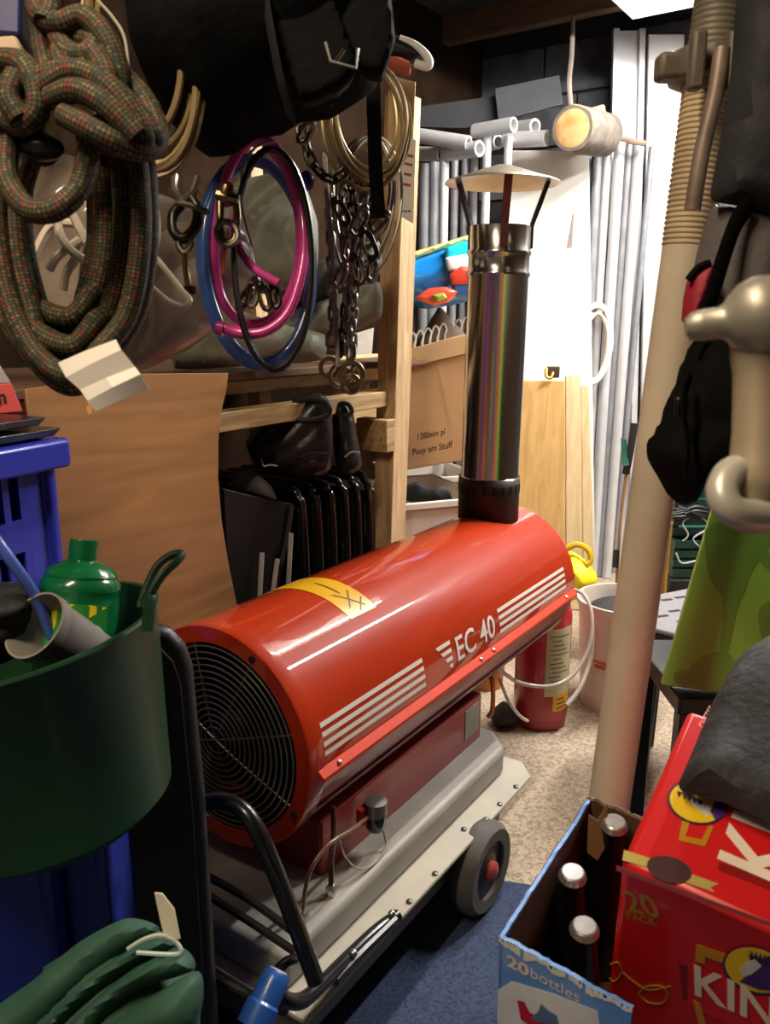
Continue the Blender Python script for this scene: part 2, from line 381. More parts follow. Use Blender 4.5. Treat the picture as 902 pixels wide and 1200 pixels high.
def heater():
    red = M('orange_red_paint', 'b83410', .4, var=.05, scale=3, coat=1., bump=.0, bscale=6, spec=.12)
    dred = M('shaded_red_paint', 'a8241c', .4, var=.1, scale=5, coat=.4)  # casing red with the shade below the side rails put into its colour
    blk = M('black_tube', '101012', .28, var=.2, coat=.3)
    steel = M('bright_steel', 'c8c8c6', .3, 1., var=.08)
    grey = M('tank_grey', 'a39f97', .5, var=.1, scale=7, second='8c8880')
    t = thing('space_heater', 'orange-red diesel space heater with chrome flue standing on blue carpet', 'heater', R(.3, 0, 0))
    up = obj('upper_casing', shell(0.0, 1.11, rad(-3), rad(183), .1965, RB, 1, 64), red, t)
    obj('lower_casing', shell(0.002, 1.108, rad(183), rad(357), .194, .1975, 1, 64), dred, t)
    # rolled rim at the fan end
    obj('intake_rim', B().lathe([(.2015, .03), (.2025, .0), (.2, -.006), (.172, -.006), (.168, .0), (.168, .05), (.171, .05), (.172, .004), (.198, .004), (.198, .03)], R(0, 0, ZC), AX, 72, AV, close=True), red, t)
    obj('outlet_cone', B().lathe([(.198, 1.07), (.2, 1.112), (.19, 1.118), (.14, 1.13), (.135, 1.13), (.135, .9), (.139, .9), (.139, 1.12), (.19, 1.108), (.194, 1.07)], R(0, 0, ZC), AX, 48, AV, close=True), dred, t)
    obj('fan_housing', B().lathe([(.166, .0), (.166, .16), (.02, .165), (.02, .17), (.17, .165), (.17, 0)], R(0, 0, ZC), AX, 48, AV, close=True), M('fan_dark', '0b0b0c', .7), t)
    for a in (63, -28, 152, 242):
        p = S(-.006, rad(a), .186); obj('screw', B().lathe([(.006, 0), (.006, -.004), (.003, -.006), (.0005, -.0065)], p, AX, 10), M('dark_screw', '4a3a34', .4, .8), t)
    g = B()
    for i in range(14):
        r = .024+i*.0108; pts = [R(-.004-.012*(1-(r/.17)**2), r*math.cos(a), ZC+r*math.sin(a)) for a in [2*math.pi*k/48 for k in range(48)]]
        g.tube(pts, .0018, 6, True, sm=False)
    for a in (18, 63, 108, 153):
        c, s_ = math.cos(rad(a)), math.sin(rad(a))
        g.tube([R(-.002, .176*c, ZC+.176*s_), R(-.013, .06*c, ZC+.06*s_), R(-.015, 0, ZC), R(-.013, -.06*c, ZC-.06*s_), R(-.002, -.176*c, ZC-.176*s_)], .0018, 5)
    obj('fan_grille', g, M('grille_wire', '8f8878', .35, .85, var=.2), t, label='wire guard of concentric rings over the fan')
    obj('fan_hub', B().lathe([(.001, .02), (.03, .022), (.035, .03), (.035, .09), (.05, .1), (.05, .15)], R(0, 0, ZC), AX, 24), M('hub_dark', '17130f', .5), t)
    for k in range(5):
        a = 2*math.pi*k/5+.3; b = B(); vs_ = []
        for i in range(6):
            r = .033+.12*i/5
            for j in range(4):
                aa = a+(.25+.45*i/5)*(j/3-.5)*1.6; uu = .035+.035*(j/3); vs_ += [R(uu, r*math.cos(aa), ZC+r*math.sin(aa))]
        n0 = len(vs_); vs_ += [v+AX*.002 for v in vs_]; f = []
        for i in range(5):
            for j in range(3):
                q = i*4+j; f += [(q, q+1, q+5, q+4), (n0+q, n0+q+4, n0+q+5, n0+q+1)]
        obj('fan_blade', b.add(vs_, f), M('blade_dark', '24201a', .45, .5), t)
    # folded side rails with screws
    for sgn, a in ((1, -3), (-1, 183)):
        c = S(0, rad(a), RB); zz = c.z
        rl = B().prism([R(.012, sgn*.197, zz-.008), R(.012, sgn*.214, zz-.012), R(.012, sgn*.214, zz-.006), R(.012, sgn*.2, zz+.006)], AX*1.09)
        rail = obj('side_rail', rl, M('rail_paint', 'd23a18', .5, coat=.08, spec=.2, var=.05), t, bevel=.001, seg=1)
        for u in (.06, .56, .62, 1.04):
            obj('rail_screw', B().lathe([(.0045, 0), (.0045, .002), (.001, .0035)], R(u, sgn*.2085, zz+.0005), (AV*sgn*.6+AZ*.8), 8), steel, rail)
        obj('belly_trim', shell(.01, 1.09, rad(-32 if sgn > 0 else 208), rad(-27 if sgn > 0 else 212), .197, .2015, 1, 4), M('belly_paint', '6e2a26', .3, coat=.6), t)
    # printed stripes and letters
    white = M('decal_white', 'f0e4d8', .35, var=.03)
    def band(u0, u1, y0, y1, sk0=0., sk1=0.): return on_barrel([(u0, y0), (u1, y0), (u1+sk1, y1), (u0+sk0, y1)], [(0, 1, 2, 3)], RB+.0011)
    arc = lambda z: RB*math.asin((z-ZC)/RB)
    ys = [arc(.509)+i*.0160 for i in range(4)]
    for i, y in enumerate(ys):
        obj('stripe', band(.032, .345, y, y+.0085), white, t); obj('stripe', band(.665, 1.05, y, y+.0085), white, t)
        obj('stripe', band(.404+.013*(3-i), .452, y, y+.0085, -.007), white, t)
    vs_, fs = text_b('EC 40', 1., bold=.012); x0 = min(v.x for v in vs_); x1 = max(v.x for v in vs_); y1 = max(v.y for v in vs_)
    obj('model_lettering', on_barrel([(.472+(v.x-x0)/(x1-x0)*.17, ys[0]+.0045+v.y/y1*.05) for v in vs_], fs, RB+.0012), white, t, label='white EC 40 lettering on the casing')
    st = obj('warning_sticker', shell(.225, .305, rad(56), rad(122), RB, RB+.0012, 1, 30), M('sticker_yellow', 'f0b41c', .35, var=.06, coat=.3), t, label='yellow warning sticker wrapped over the barrel')
    ink = M('sticker_ink', '40300c', .5)
    m_ = B()
    for (u0, a0, u1, a1) in ((.245, 62, .288, 74), (.285, 60, .247, 75), (.265, 74, .268, 92), (.262, 58, .296, 66)):
        dd = Vector((u1-u0, rad(a1-a0)*RB)); nn = Vector((-dd.y, dd.x)).normalized()*.0016
        q = [(u0+nn.x, rad(a0)*RB+nn.y), (u0-nn.x, rad(a0)*RB-nn.y), (u1-nn.x, rad(a1)*RB-nn.y), (u1+nn.x, rad(a1)*RB+nn.y)]
        k = on_barrel(q, [(0, 1, 2, 3)], RB+.0019); m_.add(k.v, k.f)
    obj('hazard_mark', m_, ink, st)
    # flue
    fu = R(.985, .0, 0); fz = ZC+RB
    rust = M('rusty_collar', '2f211c', .6, .4, var=.3, scale=30)
    n = 48; prof = []; b = B(); rc = .0795; FA = Vector((.012, 0, 1)).normalized(); org = Vector((fu.x, fu.y, 0))-FA*fz+AZ*fz-AZ*0; org = Vector((fu.x, fu.y, fz))-FA*fz
    ringlo = [(rc, ) for k in range(n)]; vs_ = []
    for k in range(n):
        a = 2*math.pi*k/n; du, dv = rc*math.cos(a), rc*math.sin(a); zlow = ZC+math.sqrt(RB**2-dv**2)-.006
        for z in (zlow, fz+.07, fz+.10): vs_.append(R(.985+du, dv, z))
    f = [(k*3+j, ((k+1) % n)*3+j, ((k+1) % n)*3+j+1, k*3+j+1) for k in range(n) for j in range(2)]
    collar = obj('flue_collar', b.add(vs_, f), rust, t, label='dark rusty flue collar with slots')
    collar.modifiers.new('solid', 'SOLIDIFY').thickness = .002
    for k in range(20):
        a = 2*math.pi*k/20; p = R(.985+.0795*math.cos(a), .0795*math.sin(a), fz+.072); d = (AX*math.cos(a)+AV*math.sin(a))
        obj('collar_slot', B().box(p, (.003, .005, .022), (d, AZ.cross(d), AZ)), M('slot_black', '050505', .9), collar)
    chrome = M('chrome_flue', 'd4cfc8', .19, 1., var=.05, scale=3, bump=.02, bscale=5)
    H0, H1 = fz+.095, 1.415
    pr = [(.0765, H0), (.0765, H0+.004), (.0745, H0+.006)]
    for zz in (H1-.112, H1-.062): pr += [(.075, zz-.008), (.0785, zz-.003), (.0785, zz+.003), (.075, zz+.008)]
    pr += [(.075, H1), (.073, H1), (.072, H0)]
    obj('flue_pipe', B().lathe(pr, org, FA, 64, close=True), chrome, t, label='polished chrome flue pipe with two raised seams')
    strap = M('strap_grey', '4a4446', .4, .7)
    for i, a in enumerate((math.atan2((CAMP-org).dot(AV), (CAMP-org).dot(AX)) + q for q in (-.12, -1.75, 1.95))):
        d = AX*math.cos(a)+AV*math.sin(a); e = AZ.cross(d)
        path = [org+d*.0762+FA*(H1-.05), org+d*.0762+FA*H1, org+d*.112+FA*(H1+.105)]
        bb = B()
        for p, q in zip(path, path[1:]):
            ax = (q-p).normalized(); nn = ax.cross(e); c = (p+q)/2; bb.box(c, ((q-p).length+.002, .019, .003 if i == 0 else .009), (ax, e, nn))
        obj('cap_strut', bb, strap if i else M('strap_maroon', '6b3434', .45, .3), t)
    obj('rain_cap', B().lathe([(.0005, .043), (.02, .041), (.06, .028), (.1, .014), (.137, .003), (.139, .0), (.136, .0005), (.1, .011), (.06, .025), (.0005, .039)], org+FA*(H1+.098), FA, 56), M('cap_tin', 'b8ae9c', .35, .7, var=.1), t)
    # burner housing and tank
    hb = B().span(.06, .655, -.165, .165, .245, .36)
    bh = obj('burner_housing', hb, M('housing_red', '8e2420', .38, var=.1, scale=4, coat=.3), t, bevel=.006)
    obj('data_plate', B().span(.575, .64, .1645, .1665, .275, .345), M('plate_grey', '8a8a80', .4, .3), bh)
    tk = [( -.12, .235), (.64, .235), (.70, .18), (.70, -.18), (.64, -.235), (-.12, -.235)]
    def rounded(pts, z0, z1, shrink=0.):
        return B().prism([R(u-(shrink if u > .5 else -shrink), v-math.copysign(shrink, v), z0) for u, v in pts], (0, 0, z1-z0))
    obj('tank_top', rounded(tk, .185, .25), grey, t, bevel=.014, seg=3)
    fl = [(-.14, .292), (.66, .292), (.705, .25), (.705, -.25), (.66, -.288), (-.14, -.288)]
    flange = obj('tank_flange', rounded(fl, .178, .1865), M('flange_pale', 'b8b1a2', .5, var=.06), t, bevel=.002, seg=1)
    obj('tank_bottom', rounded([(-.12, .25), (.6, .25), (.66, .2), (.66, -.2), (.6, -.25), (-.12, -.25)], .075, .18), M('tank_under', '77736c', .5, var=.1), t, bevel=.02, seg=3)
    for u, v in ((.60, .283), (.52, .283), (.455, .283), (.25, .283), (.16, .283), (.40, .262)):
        obj('flange_bolt', B().lathe([(.006, 0), (.006, .003), (.002, .005)], R(u, v, .1865), AZ, 8), M('bolt_dark', '5a5650', .4, .8), flange)
    # wheels
    for s_ in (1, -1):
        wc = R(.425, .29 if s_ > 0 else -.262, .097)
        wh = obj('wheel', B().lathe([(.06, -.024), (.085, -.026), (.095, -.014), (.097, 0), (.095, .014), (.085, .026), (.06, .024)], wc, AV, 40, close=True), M('tyre_rubber', '5a554e', .7, var=.15, bump=.1), t, label='grey rubber transport wheel')
        obj('wheel_disc', B().lathe([(.062, -.018), (.062, .016), (.045, .012), (.03, .02), (.001, .02)], wc, AV, 32), M('wheel_black', '1c1a1a', .5), wh)
        obj('wheel_hub', B().lathe([(.02, .0), (.02, .03), (.014, .034), (.001, .034)], wc if s_ > 0 else wc, AV*s_, 20), M('hub_red', '9c3a34', .5), wh)
    obj('axle', B().tube([R(.425, -.262, .097), R(.425, .29, .097)], .008, 8, sm=False), blk, t)
    obj('support_foot', B().tube([R(-.12, -.2, .08), R(-.13, -.2, .012), R(-.13, .2, .012), R(-.12, .2, .08)], .012, 8, sm=False), blk, t)
    # fuel filter and pipes on the right face
    fc = Vp(440, 950, .2)
    ff = obj('fuel_filter', B().lathe([(.012, .022), (.021, .02), (.021, -.006), (.018, -.008)], fc, AZ, 20), M('filter_grey', '77756e', .4, .6), t, label='fuel filter with grey head and dark bowl')
    obj('filter_bowl', B().lathe([(.019, -.008), (.019, -.03), (.014, -.038), (.002, -.04)], fc, AZ, 20), M('filter_bowl', '1c120e', .15, coat=.5), ff)
    obj('filter_bracket', B().box(fc-AV*.012-AX*.02, (.03, .012, .03)), dred, ff)
    brass = M('brass_fitting', '9c7a4c', .3, .9)
    hose = M('brown_hose', '6e4a34', .35, var=.1, coat=.3)
    def pt(px, py, v): return Vp(px, py, v)
    b1 = obj('fuel_line', B().tube([fc-AX*.02, pt(412, 972, .215), pt(385, 990, .215), pt(366, 1015, .21), pt(358, 1040, .205), pt(355, 1065, .2)], .0035, 8), hose, t)
    obj('line_fitting', B().lathe([(.008, -.006), (.008, .008), (.005, .012)], R(*[uvz(pt(356, 1070, .205))[0], .205, .252]), AZ, 6), steel, b1)
    b2 = obj('fuel_line', B().tube([pt(390, 945, .175), pt(391, 975, .185), pt(388, 1010, .2), pt(388, 1040, .205)], .005, 8), M('line_dark', '5c3a30', .3, .3), t)
    obj('line_fitting', B().lathe([(.01, -.008), (.01, .008), (.007, .014)], R(uvz(pt(388, 1042, .205))[0], .205, .256), AZ, 6), steel, b2)
    obj('return_line', B().tube([fc-AZ*.02+AX*.01, pt(452, 990, .215), pt(438, 1012, .222), pt(420, 1018, .22), pt(405, 1005, .205), pt(398, 985, .19)], .002, 6), M('clear_tube', 'a8988c', .2), t)
    # cart frame and handle at the front
    P1 = lambda px, py, d: K(px, py, d)
    h = B().tube([K(228, 946, 1.16), K(258, 938, 1.14), K(285, 950, 1.12), (K(302, 975, 1.11)), K(318, 1010, 1.11), K(345, 1080, 1.12), K(370, 1150, 1.13)], .0125, 12)
    obj('push_handle', h, blk, t, label='bent black steel push handle')
    obj('frame_rod', B().tube([K(214, 1012, 1.24), K(285, 1050, 1.2), K(345, 1093, 1.16)], .006, 8), blk, t)
    obj('frame_rod', B().tube([K(212, 1030, 1.24), K(285, 1075, 1.2), K(345, 1115, 1.16)], .006, 8), blk, t)
    obj('frame_rod', B().tube([K(230, 1135, 1.2), K(290, 1165, 1.18), K(335, 1185, 1.14)], .007, 8), blk, t)
    br = obj('frame_bracket', B().tube([K(466, 1073, 1.40), K(440, 1092, 1.36), K(408, 1122, 1.29), K(378, 1152, 1.21), K(355, 1172, 1.16), K(335, 1172, 1.13), K(322, 1160, 1.12)], .0115, 10), blk, t, label='black lower frame tube bolted to the flange')
    plate = B().tube([K(463, 1078, 1.385), K(420, 1120, 1.30), K(392, 1150, 1.235)], .008, 8)
    obj('frame_brace', plate, blk, t)
    for px, py, d in ((459, 1071, 1.385), (414, 1117, 1.285)):
        obj('bracket_bolt', B().ball(K(px, py, d), .007, 8), steel, br)
    obj('power_cable', B().tube([K(345, 1124, 1.14), K(335, 1128, 1.12), K(325, 1138, 1.10), K(318, 1152, 1.09)], .0075, 10), blk, t)
    p0, p1 = K(326, 1138, 1.095), K(296, 1204, 1.06); d = p1-p0
    pl = obj('power_plug', B().lathe([(.016, 0), (.0185, .003), (.02, .012), (.02, d.length*.55), (.023, d.length*.6), (.023, d.length)], p0, d, 24), M('plug_blue', '2456a8', .35, var=.06, coat=.3), t, label='blue industrial plug on the black power cable')
    obj('plug_collar', B().lathe([(.012, -.002), (.014, .001), (.014, .004), (.0125, .005)], p0, d, 20, close=True), M('plug_white', 'b8bcc8', .4), pl)
heater()

# ================================================================== STEEL PROP
def prop():
    t = thing('steel_prop', 'tall cream painted steel prop with threaded collar, between bags and heater', 'prop', (0.30, 1.03, 0))
    tp, bt = K(839, 40, .955), K(722, 880, 1.15); d = (tp-bt).normalized()
    z = lambda zz: bt+d*((zz-bt.z)/d.z)
    cream = M('prop_cream', 'cfc0a8', .42, var=.12, scale=8, bump=.08)
    zt = onplane(770, 288, bt, Vector((0, -1, 0))).z
    b0 = z(0); ax = d; L = lambda zz: (zz)/d.z
    bare = M('prop_bare', '8c8678', .45, .5, var=.15)
    obj('base_plate', B().box(b0+AZ*.004, (.15, .15, .008), (Vector((1, 0, 0)), Vector((0, 1, 0)), AZ)), bare, t)
    outer = obj('outer_tube', B().lathe([(.029, L(.02)), (.029, L(zt))], b0, ax, 40), cream, t)
    th = [(.029, L(zt-.002))]
    zz = zt; zend = K(830, 60, .96).z; pitch = .0062
    while zz < zend:
        th += [(.0288, L(zz)), (.0304, L(zz+pitch*.3)), (.0304, L(zz+pitch*.55)), (.0288, L(zz+pitch*.85))]; zz += pitch
    obj('screw_thread', B().lathe(th, b0, ax, 36), M('thread_cream', 'c6b290', .45, .1, var=.15), t, label='threaded upper end of the outer tube')
    cz = K(830, 80, .96).z
    cast = M('cast_collar', '6e665a', .6, .25, var=.2, bump=.2)
    e1 = Vector((1, 0, 0)); 
    nut = obj('collar_nut', B().lathe([(.034, L(cz-.02)), (.05, L(cz-.016)), (.052, L(cz+.014)), (.036, L(cz+.02)), (.03, L(cz+.02)), (.03, L(cz-.02))], b0, ax, 10, close=True), cast, t, bevel=.003)
    for sx in (-1, 1):
        obj('nut_lug', B().box(z(cz)+e1*sx*.05+Vector((0, -.005, 0)), (.034, .03, .03), (e1, Vector((0, 1, 0)), AZ)), cast, nut, bevel=.006)
    tail = obj('handle_bar', B().tube([K(846, 58, .90), K(838, 110, .905), K(822, 180, .915), K(811, 246, .93)], .0095, 12), M('handle_worn', '86766a', .5, .3, var=.25, scale=30), t, label='worn hinged turning bar of the prop')
    for px in (816, 858): obj('nut_ear', B().box(K(px, 72, .905), (.016, .02, .06), (e1, Vector((0, 1, 0)), AZ)), cast, nut, bevel=.004)
    it = [(.029, L(cz+.015))]; zz = cz+.02
    while zz < 2.36:
        it += [(.029, L(zz)), (.0305, L(zz+.002)), (.0305, L(zz+.0035)), (.029, L(zz+.0055))]; zz += .0068 if zz < 1.75 else .2
    obj('inner_tube', B().lathe(it+[(.029, L(2.38))], b0, ax, 32), M('inner_grey', '756d5f', .55, .2, var=.2), t)
    obj('head_plate', B().box(z(2.385), (.15, .15, .008), (e1, Vector((0, 1, 0)), AZ)), bare, t)
prop()
# ================================================================== TIMBER RACK
timber = wood('pale_timber', 'a5845c', 'd2b38a', grain=(18, 18, 1.4))
timberh = wood('rail_timber', '8d6f4c', 'c4a678', grain=(1.4, 18, 18))
def rack():
    pz = R(.764, -.157, 0)
    t = thing('timber_rack', 'timber rack with tall pale post and shelf rails beside the heater', 'rack', R(.3, -.4, 0))
    pc = K(462, 500, 2.27); u0, v0, _ = uvz(pc)
    lean = Vector((.03, 0, 0))
    b = B(); cs = []
    for z in (0, 1.76):
        o = lean*(z-.9)
        cs += [R(u, v, z)+o for u, v in ((u0, v0-.064), (u0+.078, v0-.064), (u0+.078, v0), (u0, v0))]
    obj('post', b.hexa(cs), timber, t, bevel=.003)
    top = R(u0, v0, 1.62)
    # shelf rails running towards the camera
    vf = v0-.02
    z1 = Vp(266, 470, vf).z; z2 = Vp(260, 507, vf).z; z2b = Vp(266, 483, vf).z
    obj('shelf_rail', B().span(u0-1.5, u0-.004, vf-.05, vf, z2, z2b), timberh, t, bevel=.003)
    obj('shelf_rail', B().span(u0-1.5, u0-.004, vf-.16, vf-.10, z1, z1+.03), wood('rail_pale', 'b99a6c', 'dcc096', grain=(1.4, 18, 18)), t, bevel=.003)
    obj('shelf_board', B().span(u0-1.5, u0+.3, vf-.65, vf-.06, z1+.035, z1+.053), wood('shelf_dark', '4c3523', '6d4f35', grain=(1.4, 12, 12)), t, bevel=.002)
    # block bolted to the post
    c = Up(437, 510, u0-.03)
    obj('rail_end', B().span(u0-.045, u0-.001, v0-.10, v0+.004, Up(437, 529, u0-.04).z, Up(437, 491, u0-.04).z), timberh, t, bevel=.003)
    obj('back_post', B().span(u0-1.4, u0-1.35, -.86, -.81, 0, 2.38), timber, t)
    obj('back_post', B().span(u0, u0+.05, -.86, -.81, 0, 2.38), timber, t)
    # pale boards of the rack showing behind the chains
    for k, (y0, y1, vv) in enumerate(((455, 492, -.5), (415, 445, -.55))):
        za, zb = Vp(440, y1, vv).z, Vp(440, y0, vv).z
        obj('back_board', B().span(u0-.1, u0+.9, vv-.02, vv, za, zb), wood('board_pale%d' % k, 'c9a572', 'e6c896', grain=(1.4, 18, 18)), t, bevel=.002)
    # plywood packing at the top of the post
    q = [(455, 88), (487, 96), (484, 166), (470, 262), (452, 255)]
    pt = K(470, 150, 1.93)
    tag(obj('plywood_offcut', B().prism([onplane(x, y, pt, TOCAM) for x, y in q], -TOCAM*.012), wood('ply_light', 'b28d60', 'd0ad7c', grain=(10, 10, 2)), bevel=.001), 'light plywood offcut fixed to the top of the timber post', 'board')
    # notice on the post
    pt2 = pt+TOCAM*.004; q = [(469, 158), (487, 164), (484, 262), (466, 252)]
    n = thing('paper_notice', 'white paper notice with red print pinned to the timber post', 'notice', onplane(476, 262, pt2, TOCAM))
    obj('sheet', B().prism([onplane(x, y, pt2, TOCAM) for x, y in q], TOCAM*.0008), M('notice_paper', 'e6ddd0', .7, var=.04), n)
    lm = B()
    for k, (x0, y0, x1) in enumerate(((474, 180, 484), (474, 190, 483), (473, 202, 482), (472, 214, 481))):
        lm.prism([onplane(a, b_, pt2+TOCAM*.0012, TOCAM) for a, b_ in ((x0, y0), (x1, y0+2), (x1, y0+5), (x0, y0+3))], TOCAM*.0003)
    obj('red_print', lm, M('print_red', 'b03028', .6), n)
    lm = B()
    for x0 in (470, 474, 478): lm.prism([onplane(a, b_, pt2+TOCAM*.0012, TOCAM) for a, b_ in ((x0, 246), (x0+3, 247), (x0+3, 249), (x0, 248))], TOCAM*.0003)
    obj('black_print', lm, M('print_black', '2a2624', .6), n)
rack()

def plywood():
    v = -.298
    xy = [(30, 456), (90, 448), (170, 438), (268, 437), (266, 455), (259, 485), (256, 520), (256, 560), (260, 610), (268, 660), (277, 705), (288, 750)]
    P = [Vp(x, y, v) for x, y in xy]; ue, _, _ = uvz(P[-1]); us, _, _ = uvz(P[0])
    P += [R(ue+.06, v, .3), R(ue+.08, v, .004), R(us, v, .004)]
    tag(obj('plywood_sheet', B().prism(P, -AV*.007), wood('plywood_orange', '8a6240', 'aa7c4e', rough=.42, grain=(1.2, 8, 9), scale=3, bump=.04), bevel=.001, seg=1), 'orange-brown plywood sheet leaning upright behind the green tub', 'board')
plywood()

# ================================================================== CHAIRS AND BOOTS BEHIND THE HEATER
blackm = M('black_plastic', '0c0c0d', .32, var=.3, coat=.25)
tubem = M('black_enamel', '131314', .2, var=.2, coat=.6)
def folded_chairs():
    where = ['nearest the plywood sheet', 'second from the plywood sheet', 'third from the plywood sheet', 'third from the timber post', 'second from the timber post', 'beside the timber post']
    for i, x in enumerate((354, 371, 388, 404, 418, 431)):
        d = 2.06+.048*i; top = K(x, 575-4*i, d); z1 = top.z; u, v, _ = uvz(top); wdt = .40
        t = thing('folding_chair', 'black folded chair in the stack behind the heater, '+where[i], 'chair', R(u, v-.2, 0), 'folded black chairs')
        lean = lambda z: (z-z1)*-.03
        c = lambda vv, z, du=0.: R(u+du+lean(z), v+vv, z)
        obj('back_frame', B().tube([c(0, .01), c(0, .4), c(0, z1-.07), c(-.015, z1-.02), c(-.06, z1), c(-wdt+.06, z1), c(-wdt+.015, z1-.02), c(-wdt, z1-.07), c(-wdt, .4), c(-wdt, .01)], .0105, 10), tubem, t)
        obj('backrest', B().box(c(-wdt/2, z1-.15), (.006, wdt-.03, .2)), blackm, t, bevel=.003)
        obj('seat', B().box(c(-wdt/2, .42, .014), (.012, wdt-.05, .32)), blackm, t, bevel=.004)
        obj('rear_legs', B().tube([c(-.03, .02, .022), c(-.03, .5, .022), c(-wdt+.03, .5, .022), c(-wdt+.03, .02, .022)], .009, 8, sm=False), tubem, t)
folded_chairs()

def boots():
    lea = M('black_leather', '131214', .38, var=.3, coat=.15, bump=.35, bscale=60)
    sole = M('boot_sole', '0a0a0a', .6)
    p1 = [(296, 505), (318, 482), (346, 466), (372, 460), (386, 470), (390, 510), (388, 548), (374, 560), (345, 560), (318, 552), (297, 540), (288, 520)]
    t = thing('work_boot', 'larger scuffed black leather boot lying on the folded chairs', 'boot', K(340, 560, 2.0), 'black boots on the chairs')
    obj('upper', blob(p1, 2.02, .06, .05, fold=.006, fdir=(.8, .6), ffreq=55), lea, t)
    obj('collar', px_tube([(336, 486), (344, 474), (362, 467), (382, 473), (384, 486), (364, 492), (346, 492)], .008, 8, True, d=1.955), lea, t)
    obj('toe_seam', px_tube([(352, 536), (368, 531), (386, 533)], .003, 6, d=1.95), sole, t)
    obj('heel_label', px_tube([(306, 537), (309, 546), (316, 545), (325, 546)], .0025, 6, d=1.955), M('label_grey', '8a8580', .5), t)
    p2 = [(389, 474), (402, 468), (413, 480), (419, 515), (424, 545), (412, 556), (396, 553), (390, 520)]
    t = thing('work_boot', 'smaller black leather boot standing against the larger one under the chains', 'boot', K(405, 556, 2.12), 'black boots on the chairs')
    obj('upper', blob(p2, 2.13, .05, .05, fold=.005, fdir=(.2, 1), ffreq=60), lea, t)
    obj('collar', px_tube([(391, 480), (398, 473), (408, 474), (412, 483), (402, 487)], .006, 8, True, d=2.08), lea, t)
    obj('toe_seam', px_tube([(404, 536), (412, 530), (422, 531)], .003, 6, d=2.075), M('seam_pale', '8f8a86', .5), t)
    # dark portfolio case and loose chrome legs left of the chairs
    v = -.37
    t = thing('portfolio_case', 'flat black portfolio case standing behind the plywood edge', 'case', R(.42, v-.05, 0))
    q = [Vp(*p, v) for p in ((262, 572), (318, 586), (344, 590), (318, 700), (300, 760))]; u1 = uvz(q[-1])[0]; u0 = uvz(q[0])[0]
    obj('shell', B().prism(q+[R(u1, v, .01), R(u0, v, .01)], -AV*.05), M('case_black', '0e0e10', .55, var=.2), t, bevel=.004)
    obj('edge_strip', B().tube([Vp(342, 592, v+.006), Vp(334, 640, v+.006), Vp(322, 690, v+.006)], .006, 8), M('case_edge', '2c2a2c', .35), t)
    for k, (a, b_) in enumerate((((307, 648), (303, 720)), ((325, 655), (316, 720)), ((341, 625), (336, 715)))):
        p, q_ = Vp(*a, v+.02), Vp(*b_, v+.02); e = q_+(q_-p)*((.01-q_.z)/(q_-p).z)
        tag(obj('chrome_leg', B().tube([p, e], .006, 8, sm=False), M('chrome_leg', 'c4c0bc', .3, .35)), 'thin chrome stool leg leaning on the black case, '+('closest to the plywood', 'middle of three', 'closest to the chairs')[k], 'chair leg', 'loose chrome legs by the case')
    g = [(270, 555), (292, 548), (318, 570), (324, 586), (300, 580), (272, 572)]
    tag(obj('grey_cushion', blob(g, 1.98, .02, .02), M('cushion_grey', '4d4b4c', .8, bump=.2)), 'dark grey cushion edge above the black portfolio case', 'cushion')
boots()

